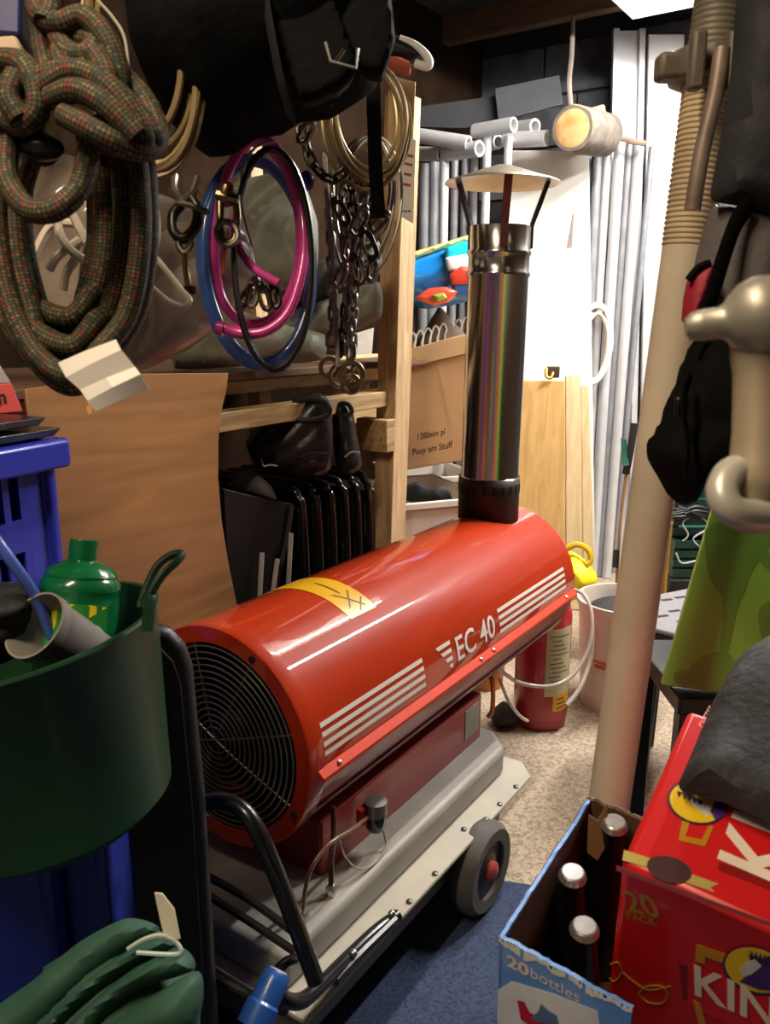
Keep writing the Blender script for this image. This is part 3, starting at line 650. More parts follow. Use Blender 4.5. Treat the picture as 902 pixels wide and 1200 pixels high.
# ================================================================== HANGING GEAR
ropem = rope_material()
def climbing_rope():
    t = thing('climbing_rope', 'thick olive climbing rope with red flecks, coiled and hanging above the blue crate', 'rope', K(85, 455, .72))
    r = .0098
    L_ = [(-16, 172, 452, .74), (-4, 163, 440, .725), (8, 153, 424, .755), (18, 143, 405, .735), (-28, 132, 388, .765), (26, 122, 372, .75), (-9, 112, 412, .77)]
    for i, (xl, xr, yb, d) in enumerate(L_):
        k = 8*i
        pts = [(48-i*4, 128+i*3, d-.02), (xl+16, 165, d), (xl, 225, d), (xl+4, 300, d), (xl+20, 365, d), (50-i*2, yb-22+i*2, d-.005), (88-i, yb, d-.01), (120-i*2, yb-30, d-.004), (xr-14, 370-i*2, d+.005), (xr, 300, d), (xr+1, 230, d), (xr-8, 175, d), (118-i*3, 132+i*4, d-.025)]
        obj('rope_loop', px_tube(pts, r, 12, per=8), ropem, t)
    obj('rope_loop', px_tube([(12, 150, .70), (8, 205, .69), (30, 243, .68), (62, 247, .675), (92, 222, .68), (104, 180, .685), (112, 150, .69)], r, 12, per=8), ropem, t)
    W_ = [[(-14, 118, .70), (45, 92, .672), (95, 84, .668), (140, 112, .67), (178, 158, .675), (165, 174, .685), (120, 166, .69)],
          [(52, 102, .668), (85, 84, .66), (120, 96, .657), (150, 128, .66), (168, 165, .668), (140, 170, .68)],
          [(60, 116, .664), (90, 106, .652), (125, 124, .65), (160, 160, .657)],
          [(75, 135, .66), (100, 148, .652), (130, 164, .655), (165, 176, .67), (185, 160, .69), (172, 122, .70), (140, 85, .70)],
          [(0, 70, .69), (26, 74, .676), (42, 98, .67), (44, 130, .672), (22, 146, .68), (0, 130, .69)],
          [(20, 88, .674), (10, 115, .67), (24, 140, .672)], [(-10, 95, .7), (2, 120, .69), (-4, 150, .69)]]
    for q in W_: obj('rope_wrap', px_tube(q, r, 12, per=8), ropem, t)
    Kn = [[(42, -8, .71), (48, 18, .70), (70, 28, .69), (98, 20, .688), (124, 44, .685), (138, 80, .688), (140, 112, .69)],
          [(46, 20, .71), (52, 62, .71), (60, 96, .70)], [(64, 30, .705), (78, 60, .69), (100, 66, .684), (112, 50, .69), (92, 44, .70)], [(76, 42, .70), (72, 72, .69), (88, 84, .68), (112, 78, .68)],
          [(58, -10, .70), (60, 12, .695), (52, 28, .69)], [(110, 62, .675), (124, 84, .67), (128, 112, .668)]]
    for q in Kn: obj('rope_knot', px_tube(q, r, 12, per=8), ropem, t)
    obj('hanging_loop', px_tube([(60, -8, .735), (66, -60, .74)], r, 12), ropem, t)
    # black hook that carries the coil
    hk = thing('wall_hook', 'black hook end poking out below the rope knot', 'hook', K(50, 180, .72))
    obj('hook_arm', px_tube([(48, 150, .74), (48, 165, .72), (50, 176, .70)], .014, 12), M('hook_black', '0d0d0e', .4), hk)
    obj('hook_cap', B().ball(K(50, 173, .695), .014, 10, (1.3, 1, .8)), M('hook_cap', '141518', .3), hk)
    # paper label
    pt = K(120, 440, .68); n = Vector((-.12, -1, .25)).normalized()
    lab = thing('paper_label', 'creased white paper label hanging from the climbing rope', 'label', K(120, 480, .68))
    pl = lambda x, y, o=0.: onplane(x, y, pt, n)+n*o
    A = [[pl(68, 425, .0), pl(138, 399, .004)], [pl(80, 443, .004), pl(146, 412, .007)], [pl(95, 457, .002), pl(158, 430, .0)], [pl(104, 470, .002), pl(168, 440, .006)], [pl(108, 484, .0), pl(172, 455, -.004)]]
    b = B(); vs_ = [p for r_ in A for p in (r_[0], r_[0].lerp(r_[1], .5)+n*.002, r_[1])]; m = len(vs_)
    f = [(i*3+j, i*3+j+1, i*3+j+4, i*3+j+3) for i in range(4) for j in range(2)]
    f2 = [tuple(q+m for q in reversed(x)) for x in f]; ring = [0, 1, 2, 5, 8, 11, 14, 13, 12, 9, 6, 3]
    b.add(vs_+[p-n*.0006 for p in vs_], f+f2+[(ring[(i+1) % 12], ring[i], ring[i]+m, ring[(i+1) % 12]+m) for i in range(12)])
    obj('sheet', b, M('label_paper', 'e8e2da', .7, var=.04), lab, ang=20)
    obj('tape_corner', B().prism([pl(x, y, .004) for x, y in ((104, 477), (109, 475), (112, 485), (107, 487))], n*.001), M('tape_orange', 'c98a50', .4), lab)
climbing_rope()

def cables():
    wht = M('white_cable', 'cfc4b4', .4, var=.08); tan = M('tan_cable', '8f7a58', .35, .4, var=.2); 
    t = thing('white_cable', 'bundle of white cable glimpsed through the middle of the olive rope coil', 'cable', K(80, 345, .86))
    for q in ([(66, 255, .84), (72, 278, .83), (86, 296, .83), (102, 306, .84)], [(82, 245, .85), (92, 265, .85), (102, 285, .85)], [(58, 316, .85), (66, 302, .845), (80, 290, .84), (92, 282, .85)], [(74, 340, .86), (78, 320, .855), (90, 300, .85), (98, 270, .86)], [(95, 340, .86), (98, 318, .86), (99, 300, .86), (90, 270, .865)], [(40, 300, .87), (60, 265, .87), (90, 262, .87)]):
        obj('cable_strand', px_tube(q, .0048, 8), wht, t)
    tag(obj('cable_loop', px_tube([(172, 205, .86), (182, 240, .85), (184, 280, .85), (172, 315, .85), (178, 300, .84), (195, 318, .83), (212, 340, .825), (222, 352, .82), (214, 360, .82), (195, 352, .825), (172, 332, .84)], .0034, 8), wht), 'loop of white cable hanging in front of the clear plastic bag', 'cable')
    tag(obj('cable_coil', coil(168, 50, 58, 128, .86, 8, .004, .16, rot=-.12, seed=5, hang=True), tan), 'tan cable coil hanging behind the knot of the climbing rope', 'cable')
    tag(obj('wire_sling', coil(430, 142, 43, 70, 1.16, 7, .0034, .18, rot=-.10, tilt=.03, seed=9, hang=True), M('brass_wire', 'a8946c', .3, .7, var=.15)), 'brassy steel wire coil hanging beside the black bag', 'wire coil')
    tag(obj('grey_wire_sling', coil(428, 240, 36, 80, 1.2, 6, .0026, .22, rot=.12, seed=12, hang=True), M('grey_wire', '9a958c', .35, .6, var=.15)), 'thin grey wire coil hanging below the brassy wire coil', 'wire coil')
    tag(obj('grey_cable', px_tube([(380, 180, 1.15), (384, 240, 1.14), (390, 300, 1.13), (392, 360, 1.13), (396, 430, 1.13)], .0035, 8), M('grey_cable', '8e8880', .4)), 'straight grey cable hanging down among the chains', 'cable')
    tag(obj('twine', px_tube([(114, 0, .84), (132, 20, .82), (146, 45, .81), (152, 90, .81), (158, 130, .82)], .0016, 6), M('twine_pale', 'a39a8a', .7)), 'thin pale cord looping in front of the tan cable coil', 'cord')
    hose_b = M('hose_blue', '3f62a8', .22, var=.06, coat=.5); hose_p = M('hose_pink', 'd4449a', .22, var=.06, coat=.5); bc = M('cable_black', '121214', .35, coat=.3)
    tag(obj('blue_hose', coil(300, 308, 62, 118, 1.04, 2, .0078, .03, rot=-.09, tilt=.02, dj=.015, n=12, seed=2), hose_b), 'blue plastic hose coil hanging below the black bag', 'hose')
    t = thing('pink_hose', 'bright pink hose coil hanging inside the blue hose', 'hose', K(305, 395, 1.0))
    obj('hose_coil', B().tube([K(*p) for p in ((280, 388, .985), (262, 384, .98), (282, 391, .98), (312, 388, .98), (338, 365, .985), (354, 315, .99), (356, 265, 1.0), (345, 215, 1.0), (325, 175, 1.01), (308, 164, 1.01), (285, 172, 1.02), (266, 205, 1.02), (256, 250, 1.02), (252, 300, 1.03), (260, 350, 1.035), (285, 378, 1.04), (320, 372, 1.04), (345, 330, 1.03), (352, 270, 1.02), (338, 205, 1.02), (312, 168, 1.02))], .0062, 12), hose_p, t)
    obj('loose_end', px_tube([(272, 255, .99), (280, 290, .975), (298, 315, .97), (326, 332, .97)], .0052, 10), hose_p, t)
    obj('end_cap', px_tube([(254, 384, .979), (262, 386, .979)], .009, 10, sm=False), hose_p, t)
    tag(obj('black_cable', coil(320, 304, 46, 131, .97, 2, .004, .02, rot=-.02, tilt=.01, dj=.01, seed=4), bc), 'black cable coil hanging in front of the pink hose', 'cable')
    tag(obj('white_wire', px_tube([(322, 166, .97), (300, 172, .97), (286, 195, .965), (282, 230, .965), (288, 262, .97), (296, 290, .975)], .0018, 6), M('white_wire', 'c0b8b4', .3)), 'thin whitish wire bent over the top of the pink hose', 'wire')
    tag(obj('black_strap', B().tube([K(*p) for p in ((434, -10, 1.02), (436, 60, 1.02), (438, 130, 1.03), (440, 200, 1.04), (444, 256, 1.05))], .009, 6, flat=.25), M('strap_black', '141416', .6, bump=.2)), 'black webbing strap hanging across the brassy wire coil', 'strap')
cables()

def hardware():
    st = M('galvanised', '8c857a', .32, .9, var=.25, scale=60); br = M('bronze', '8a7556', .3, .9, var=.25, scale=60); dk = M('dark_iron', '3f3a34', .35, .85, var=.3, scale=60)
    # chain links share one mesh
    def link_mesh(L_, W_, r):
        pts = [Vector((math.cos(a)*W_, 0, math.sin(a)*W_+(L_ if math.sin(a) >= 0 else -L_))) for a in [2*math.pi*(k+.5)/14 for k in range(14)]]
        return B().tube(pts, r, 7, True, sm=False)
    lm = {}
    for nm, mt in (('steel', st), ('dark', dk)):
        ORG['_tmp'] = Vector((0, 0, 0)); e = bpy.data.objects.new('_tmp', None); COL.objects.link(e); ORG[e.name] = Vector((0, 0, 0))
        o = obj('chain_link', link_mesh(.0055, .0062, .0026), mt, e); lm[nm] = o.data; bpy.data.objects.remove(o); bpy.data.objects.remove(e)
    def chain(label, pts, kind, ring=True, size=1., ringr=.014):
        P = smooth_path([K(*p) for p in pts], 12); seg = [0]
        for a, b_ in zip(P, P[1:]): seg.append(seg[-1]+(b_-a).length)
        pitch = .0185*size; t = thing('hanging_chain', label, 'chain', P[-1], 'hanging chains'); n = int(seg[-1]/pitch); rn = random.Random(len(label))
        for i in range(n):
            s = (i+.5)*pitch; k = max(j for j in range(len(seg)) if seg[j] <= s); k = min(k, len(P)-2)
            f = (s-seg[k])/(seg[k+1]-seg[k]); c = P[k].lerp(P[k+1], f); d = (P[k]-P[k+1]).normalized()
            x = Vector((1, 0, 0)); x = (x-d*x.dot(d)).normalized(); a = (math.pi/2 if i % 2 else 0)+rn.uniform(-.3, .3)+.5
            x = Matrix.Rotation(a, 3, d) @ x; y = d.cross(x); m = Matrix((x, y, d)).transposed().to_4x4()
            o = bpy.data.objects.new('chain_link', lm[kind]); COL.objects.link(o); o.parent = t
            o.matrix_local = Matrix.Translation(c-P[-1]) @ m @ Matrix.Scale(size, 4)
        if ring:
            e = P[-1]; r_ = ringr; rn_ = rn.uniform(-.5, .5)
            obj('end_ring', B().tube([e+Vector((math.cos(a)*r_*math.cos(rn_), math.cos(a)*r_*math.sin(rn_), math.sin(a)*r_-r_)) for a in [2*math.pi*k/20 for k in range(20)]], .0035, 8, True, sm=False), br if kind == 'steel' else st, t)
    chain('grey chain closest to the straight grey cable, ending in a bronze ring', [(386, 215, 1.17), (388, 300, 1.16), (390, 370, 1.15), (386, 420, 1.15)], 'steel', ringr=.013)
    chain('long steel chain ending lowest in a bronze ring over the boots', [(400, 190, 1.15), (404, 280, 1.14), (408, 360, 1.14), (411, 440, 1.14)], 'steel', ringr=.012)
    chain('dark chain hanging in the middle of the chain bunch', [(414, 210, 1.17), (410, 290, 1.16), (404, 370, 1.155), (398, 428, 1.15)], 'dark', ringr=.015)
    chain('steel chain nearest the timber post with a large shiny ring', [(428, 215, 1.16), (420, 300, 1.15), (414, 370, 1.14), (412, 425, 1.13)], 'steel', ringr=.016)
    chain('short dark chain crossing behind the grey wire coil', [(440, 205, 1.19), (430, 260, 1.18), (412, 330, 1.18), (404, 395, 1.17)], 'dark', ringr=.012)
    chain('slack dark chain draped under the black bag', [(352, 150, 1.12), (366, 190, 1.12), (388, 210, 1.12), (410, 196, 1.12)], 'dark', ring=False)
    # carabiners: oval snap rings
    def snap(label, cx, cy, d, s, rot, mt):
        t = thing('carabiner', label, 'carabiner', K(cx, cy+20*s, d), 'steel carabiners')
        def q(a, b_): 
            x = a*math.cos(rot)-b_*math.sin(rot); y = a*math.sin(rot)+b_*math.cos(rot); return K(cx+x*s, cy+y*s, d)
        obj('body', B().tube([q(-7, -16), q(0, -22), q(7, -16), q(8, 0), q(7, 14), q(0, 20), q(-7, 14)], .0036, 8), mt, t)
        obj('gate', B().tube([q(-7, 14), q(-8, 0), q(-7, -15)], .0028, 8), br, t)
        obj('eye', B().ball(q(0, -24), .006, 8), mt, t)
    pos = [(296, 345, .985, .7, .2), (310, 350, .98, .65, -.3), (286, 352, .99, .6, .5), (322, 348, .985, .6, -.1), (420, 262, 1.10, .8, .4), (432, 288, 1.09, .8, -.4), (408, 292, 1.1, .7, .2), (418, 318, 1.08, .75, -.2), (444, 262, 1.11, .6, .7), (400, 250, 1.12, .7, -.5), (436, 318, 1.1, .6, .1), (398, 325, 1.1, .6, .4), (358, 155, 1.06, .7, .5)]
    desc = ['inside the bottom of the pink hose, most upright of four', 'inside the bottom of the pink hose, tilted towards the loose pink end', 'inside the bottom of the pink hose, nearest the black cable', 'inside the bottom of the pink hose, closest to the hose wall', 'just under the brassy wire coil', 'under the black strap end', 'hanging on the dark chain', 'hanging low between two chains', 'beside the timber post notice', 'under the slack dark chain', 'in front of the grey wire coil', 'lying against the straight grey cable', 'caught under the black bag']
    for (cx, cy, d, s, r_), k in zip(pos, desc): snap('small steel carabiner '+k, cx, cy, d, s, r_, st if r_ > 0 else dk)
    # turnbuckle with shackle
    t = thing('rigging_shackle', 'dull steel shackle and hook hanging left of the blue hose', 'shackle', K(222, 342, .93))
    obj('bow', px_tube([(204, 205, .93), (203, 222, .925), (213, 234, .92), (226, 226, .925), (232, 208, .93)], .005, 8), st, t)
    obj('hook_body', px_tube([(224, 232, .925), (232, 248, .92), (228, 268, .92), (214, 280, .92), (203, 270, .92), (203, 252, .925), (212, 240, .925)], .0062, 10), dk, t)
    obj('shackle_pin', px_tube([(208, 238, .92), (222, 240, .915), (244, 249, .91)], .0035, 8, sm=False), st, t)
    obj('eye_nut', px_tube([(216, 276, .92), (224, 286, .92), (216, 296, .92), (209, 286, .92)], .004, 8, True), st, t)
    obj('eye_rod', px_tube([(216, 296, .92), (218, 318, .92), (222, 340, .92)], .0038, 8), br, t)
    obj('rod_head', B().lathe([(.002, -.006), (.0075, -.004), (.0075, .004), (.002, .006)], K(222, 340, .92), (0, 0, 1), 8), dk, t)
    # bronze swivel in front of the pink hose
    t = thing('swivel_shackle', 'bronze swivel shackle hanging in front of the pink hose', 'shackle', K(266, 290, .95))
    obj('swivel_head', B().lathe([(.003, -.014), (.010, -.01), (.012, 0), (.0095, .01), (.003, .014)], K(266, 228, .95), (.2, 0, 1), 16), br, t)
    obj('pin', px_tube([(254, 228, .945), (280, 234, .945)], .006, 8, sm=False), br, t)
    obj('bow', px_tube([(258, 230, .95), (258, 258, .945), (262, 282, .942), (274, 282, .942), (278, 258, .945), (276, 232, .95)], .0048, 10), br, t)
    obj('ring', px_tube([(254, 270, .94), (262, 260, .935), (274, 264, .935), (279, 277, .935), (270, 287, .937), (258, 283, .94)], .0036, 8, True), st, t)
    obj('tail_rod', px_tube([(264, 284, .94), (262, 305, .94), (261, 322, .94)], .0028, 8), M('rod_red', '8c4a3c', .4, .4), t)
    # small blue bead and cords at the back
    tag(obj('blue_clip', B().ball(K(359, 212, 1.1), .011, 8, (1, .8, 1.2)), M('clip_blue', '1c1c6a', .3)), 'small dark blue plastic clip next to the pink hose', 'clip')
hardware()

def bags():
    nyl = M('black_nylon', '0a0a0b', .85, spec=.12, var=.3, scale=8, bump=.5, bscale=70)
    t = thing('black_holdall', 'large black nylon holdall hanging over the hoses', 'bag', K(310, 180, .92))
    p = [(165, -20), (160, 60), (172, 95), (190, 130), (215, 160), (245, 184), (275, 180), (300, 162), (330, 158), (352, 143), (385, 140), (408, 126), (435, 108), (452, 80), (463, 45), (458, 10), (452, -25), (300, -40)]
    obj('body', blob(p, .93, .13, .05, wob=.03, wscale=7, fold=.012, fdir=(.9, .35), ffreq=34), nyl, t)
    obj('side_pocket', blob([(312, -20), (380, -20), (400, 20), (418, 78), (398, 105), (350, 120), (328, 60)], .815, .012, .03, wob=.006, edge=.2, soft=.1), nyl, t)
    obj('lid_flap', blob([(385, -20), (452, -20), (462, 44), (448, 88), (425, 82), (398, 40)], .825, .012, .03, wob=.006, edge=.2, soft=.1), nyl, t)
    obj('webbing_strap', B().tube([K(310, -10, .80), K(318, 40, .79), K(330, 100, .80), K(342, 140, .83)], .012, 6, flat=.2), M('strap_dk', '0e0e10', .7), t)
    s = M('buckle_steel', 'b8aea4', .25, 1.)
    bk = obj('buckle', px_tube([(381, 50, .755), (387, 72, .755), (417, 80, .755), (419, 57, .755)], .0018, 6, sm=False), s, t, label='bright steel buckle frame on the lid strap')
    obj('buckle_prong', px_tube([(393, 73, .755), (403, 58, .755)], .0018, 6, sm=False), s, bk)
    obj('zip_pull', px_tube([(290, -4, .80), (296, 6, .795)], .003, 6, sm=False), s, t)
    # clear plastic bags behind
    clr = M('clear_plastic', 'a6968a', .18, var=.25, scale=9, bump=.5, bscale=25, coat=.5, alpha=.72)
    tag(obj('plastic_bag', blob([(20, 215), (70, 180), (130, 200), (165, 230), (172, 330), (150, 395), (90, 410), (40, 370), (15, 290)], .98, .05, .03, wob=.02, wscale=14, fold=.012, fdir=(.6, .8), ffreq=50), clr), 'crumpled clear plastic bag behind the climbing rope coil', 'plastic bag')
    tag(obj('plastic_bag', blob([(150, 225), (190, 228), (240, 250), (290, 270), (300, 330), (262, 378), (220, 410), (165, 435), (150, 430), (175, 380), (165, 300)], 1.1, .05, .03, wob=.02, wscale=12, fold=.012, fdir=(.7, .6), ffreq=45), clr), 'crumpled clear plastic bag between the rope and the blue hose', 'plastic bag')
    tarp = M('sage_tarp', '73766a', .55, var=.2, scale=9, bump=.4, bscale=40)
    for lab, q, d in (('sage grey tarpaulin bundle seen inside the pink hose', [(250, 225), (345, 200), (372, 260), (368, 330), (300, 345), (252, 320)], 1.8),
                      ('rolled pale sage tarpaulin, uppermost on the shelf by the chains', [(320, 335), (380, 305), (442, 280), (446, 320), (400, 350), (335, 372)], 2.0),
                      ('rolled pale sage tarpaulin, lower one on the shelf by the chains', [(318, 372), (380, 350), (444, 330), (446, 372), (400, 392), (322, 410)], 1.98),
                      ('grey sheet bundle on the shelf behind the bottom of the blue hose', [(212, 385), (262, 360), (330, 380), (380, 392), (378, 422), (300, 428), (205, 432)], 1.85)):
        tag(obj('tarpaulin_roll', blob(q, d, .06, .05, wob=.015, wscale=14, fold=.012, fdir=(.2, 1), ffreq=60), tarp), lab, 'tarpaulin')
    tag(obj('white_card', B().prism([K(*p, 2.6) for p in ((412, 392), (438, 384), (432, 456), (410, 462))], (0, .004, 0)), M('card_white', 'e9e2d6', .7)), 'white card standing on the rack behind the chains', 'card')
    # things at the very top left
    t = thing('blue_box', 'blue and cream box edge at the top corner above the rope', 'box', K(0, 70, .82))
    obj('blue_body', B().prism([K(*p, .8) for p in ((-40, -30), (24, -30), (25, 42), (-40, 36))], (-.02, .1, 0)), M('box_blue', '1c2560', .5), t, bevel=.004)
    obj('cream_label', B().prism([K(*p, .795) for p in ((-40, 44), (18, 40), (28, 62), (-40, 70))], (-.02, .1, 0)), M('box_cream', 'b39c80', .6), t, bevel=.004)
bags()

# ================================================================== LOWER LEFT: CRATE, TUB, BINS
bluep = M('crate_blue', '2430a8', .38, var=.08, coat=.2)
def crates():
    hd = rad(24); ex = Vector((math.sin(hd), math.cos(hd), 0)); ey = Vector((-ex.y, ex.x, 0))   # ex along the long face away from camera
    C = K(77, 513, 1.25); zt = C.z; L_, W_ = .56, .36
    def P_(a, b_, z): return Vector((C.x, C.y, 0))-ex*a+ey*b_+AZ*z     # a back towards the camera, b_ to the left
    fr = (ex, ey, AZ); zb = .585
    t = thing('blue_crate', 'blue plastic crate with slotted sides, black trays stacked in its top', 'crate', P_(L_/2, W_/2, zb))
    rim = B()
    for a, b_, sx, sy in ((L_/2, 0.006, L_, .03), (L_/2, W_-.006, L_, .03), (.006, W_/2, .03, W_), (L_-.006, W_/2, .03, W_)): rim.box(P_(a, b_, zt-.022), (sx, sy, .044), fr)
    obj('rim', rim, bluep, t, bevel=.006)
    in_ = .022
    side = B()
    for y0, y1 in ((0, .06), (.115, .135), (.19, .21), (.27, .32)): side.box(P_(L_/2, in_+.004, zb+(y0+y1)/2), (L_-2*in_, .006, y1-y0), fr)
    for k in range(17): side.box(P_(in_+.02+k*(L_-2*in_-.04)/16, in_+.004, (zb+zt)/2-.01), (.012 if k % 4 else .05, .0055, zt-zb-.03), fr)
    obj('slotted_side', side, bluep, t)
    for nm, a, b_, sx, sy in (('side', L_/2, W_-in_-.004, L_-2*in_, .006), ('end', in_, W_/2, .006, W_-2*in_), ('end', L_-in_, W_/2, .006, W_-2*in_)):
        obj(nm, B().box(P_(a, b_, (zb+zt)/2), (sx, sy, zt-zb), fr), bluep, t)
    obj('base', B().box(P_(L_/2, W_/2, zb+.006), (L_-.05, W_-.05, .01), fr), bluep, t)
    for k in (0, 1):
        a0 = in_+.0
        obj('corner_post', B().lathe([(.012, zb), (.015, zt-.04)], P_(in_ if not k else L_-in_, in_+.005, 0), AZ, 16), bluep, t)
    # black trays
    for k, (o, z, lab) in enumerate(((.0, .004, 'flat black tray resting in the rim of the blue crate, lower of two'), (.02, .022, 'flat black tray resting on the other tray, upper of two'))):
        b = B(); c = [P_(-.0+o+.012, .01+o*.4, 0), P_(L_-.02, .01, 0), P_(L_-.02, W_-.03, 0), P_(o, W_-.03, 0)]
        b.hexa([p+AZ*(zt+z) for p in c]+[p+AZ*(zt+z+.012)+(p-P_(L_/2, W_/2, 0)).normalized()*.012 for p in c])
        tag(obj('plant_tray', b, M('tray_black', '0d0d0e', .35, coat=.2), bevel=.002), lab, 'tray', 'black trays on the blue crate')
    # pink-red carton with part of a word
    zc = zt+.0345; pz = Vector((0, 0, zc))
    c0 = onplane(27, 482, pz, AZ); q = hd+rad(16); fx = Vector((math.sin(q), math.cos(q), 0)); fy = Vector((-fx.y, fx.x, 0))
    h = .045
    cb = thing('red_carton', 'red and white carton with a black letter lying on the black trays', 'carton', c0-fx*.12+fy*.05)
    obj('carton_base', B().hexa([c0, c0-fx*.3, c0-fx*.3+fy*.16, c0+fy*.16]+[p+AZ*h+(fy*.004 if i < 2 else 0*fy)-fx*.012*(i in (0, 3)) for i, p in enumerate((c0, c0-fx*.3, c0-fx*.3+fy*.16, c0+fy*.16))]), M('carton_red', 'd4504c', .5, var=.05), cb, bevel=.001)
    c1 = c0+AZ*(h+.0005)-fx*.012+fy*.004
    obj('carton_lid', B().hexa([c1, c1-fx*.28, c1-fx*.28+fy*.15, c1+fy*.15]+[p+AZ*.03-fx*.016*(i in (0, 3)) for i, p in enumerate((c1, c1-fx*.28, c1-fx*.28+fy*.15, c1+fy*.15))]), M('carton_white', 'b9b3ab', .5), cb, bevel=.001)
    nf = (fy*-1).normalized(); o = onplane(-2, 474, c0+nf*.001, nf); 
    obj('letter', text_on('n', o, fx, AZ, height=.016, bold=.03), M('ink_black', '181416', .6), cb)
    # two tall blue bins under tub and crate
    bm_ = M('bin_blue', '1a2c8a', .45, var=.1, coat=.15)
    for k, (x0, x1, yb) in enumerate(((-70, 46, 1160), (60, 116, 1110))):
        d = .98+.05*k; pa, pb = K(x0, 955, d), K(x1, 955, d); 
        top = [Vector((pa.x, pa.y, 0)), Vector((pb.x, pb.y, 0)), Vector((pb.x-.01, pb.y+(.26, .18)[k], 0)), Vector((pa.x, pa.y+(.26, .18)[k], 0))]
        c = sum(top, Vector())/4; zt2 = .575
        t = thing('plastic_bin', ('deep blue plastic bin under the green tub, nearer of two', 'deep blue plastic bin under the green tub, next to the black case')[k], 'bin', c, 'blue bins')
        lo = [c+(p-c)*.9 for p in top]
        obj('bin_body', B().hexa([p+AZ*.003 for p in lo]+[p+AZ*(zt2-.02) for p in top]), bm_, t, bevel=.012)
        obj('bin_lid', B().hexa([p+AZ*(zt2-.02) for p in [c+(p-c)*1.01 for p in top]]+[p+AZ*zt2 for p in [c+(p-c)*1.01 for p in top]]), bm_, t, bevel=.005)
crates()

def tub():
    g = M('tub_green', '0b3a1e', .5, var=.15, scale=5, coat=.08, bump=.05, bscale=20)
    ctr = K(12, 740, .95); ax = Vector((-math.sin(rad(9)), .0, math.cos(rad(9)))).normalized()
    R0, R1, H = .168, .138, .245
    t = thing('flexible_tub', 'dark green flexible tub with loop handles, holding a green bottle', 'tub', ctr-ax*H)
    o = ctr-ax*H
    obj('tub_wall', B().lathe([(.001, .0), (R1-.02, 0), (R1, .018), (R0, H-.008), (R0+.004, H-.003), (R0+.003, H), (R0-.003, H), (R0-.005, H-.01), (R1-.006, .02), (R1-.024, .006), (.001, .006)], o, ax, 64), g, t)
    hp = lambda *q: [K(*p) for p in q]
    obj('loop_handle', B().tube(hp((164, 712, .90), (172, 688, .905), (184, 664, .91), (200, 651, .915), (213, 649, .915), (208, 657, .905), (192, 672, .895), (180, 690, .89), (170, 712, .888)), .0052, 8, flat=.8), g, t, label='raised loop handle')
    obj('handle_root', B().tube(hp((170, 705, .895), (176, 700, .89), (172, 740, .885)), .007, 8), g, t)
    # green bottle
    d = .97; p0, p1 = K(99, 632, d), K(88, 760, d); ax2 = (p0-p1).normalized(); base = p0-ax2*.255
    bt = thing('green_bottle', 'shiny green plastic bottle with yellow label standing in the green tub', 'bottle', base)
    gp = M('bottle_green', '0f6a3a', .2, var=.06, coat=.6)
    obj('bottle_body', B().lathe([(.001, 0), (.042, 0), (.046, .006), (.046, .185), (.0445, .19), (.0465, .195), (.0465, .201), (.043, .208), (.0415, .21), (.042, .213), (.036, .221), (.02, .229), (.0155, .231)], base, ax2, 40), gp, bt)
    obj('bottle_cap', B().lathe([(.0165, .226), (.0165, .252), (.0155, .255), (.001, .255)], base, ax2, 32), gp, bt)
    lab = obj('bottle_label', B().lathe([(.0466, .03), (.0468, .03), (.0468, .183), (.0466, .183)], base, ax2, 24, ref=TOCAM, arc=(-.9, 1.1)), M('label_green', '2f8a3c', .35, var=.2), bt)
    lab2 = B(); 
    cam_t = 0.1
    def onb(a, h, r=.0472):
        e1 = (TOCAM-ax2*TOCAM.dot(ax2)).normalized(); e2 = ax2.cross(e1); return base+ax2*h+(e1*math.cos(a)+e2*math.sin(a))*r
    obj('label_flash', B().prism([onb(a+.55, h+.031) for a, h in ((-.85, .15), (-.4, .152), (.1, .151), (.5, .148), (.1, .138), (-.4, .126), (-.85, .118))], TOCAM*.0006), M('label_yellow', 'e2c81e', .35), lab)
    obj('label_emblem', B().prism([onb(.75+.28*math.cos(a), .145+.014*math.sin(a)) for a in [2*math.pi*k/10 for k in range(10)]], TOCAM*.001), M('label_white', 'd8d4cc', .4), lab)
    # grey cup on its side
    p0, p1 = K(40, 732, .88), K(112, 772, .96); axc = (p1-p0).normalized()
    c = thing('grey_beaker', 'grey translucent plastic beaker lying tilted in the green tub', 'beaker', p1)
    obj('beaker_wall', B().lathe([(.0365, 0), (.039, 0), (.039, .012), (.0365, .014), (.031, .1), (.0005, .1), (.0005, .097), (.0285, .097), (.0345, .012)], p0, axc, 36, close=True), M('beaker_grey', '8d8680', .35, var=.08), c)
    # blue handled brush
    hb = thing('blue_stick', 'thin blue plastic handle leaning out of the green tub', 'handle', K(40, 700, .9))
    obj('stick', px_tube([(-20, 612, .88), (12, 656, .89), (42, 700, .91), (60, 745, .93)], .0065, 10), M('stick_blue', '4560b8', .3, coat=.4), hb)
    tag(obj('black_gloves', blob([(-30, 690), (20, 682), (48, 700), (40, 740), (20, 770), (-30, 775)], .93, .05, .03, wob=.02, wscale=20, fold=.01, ffreq=90), M('glove_black', '100f0f', .8, bump=.5)), 'crumpled black cloth gloves lying in the green tub', 'gloves')
tub()

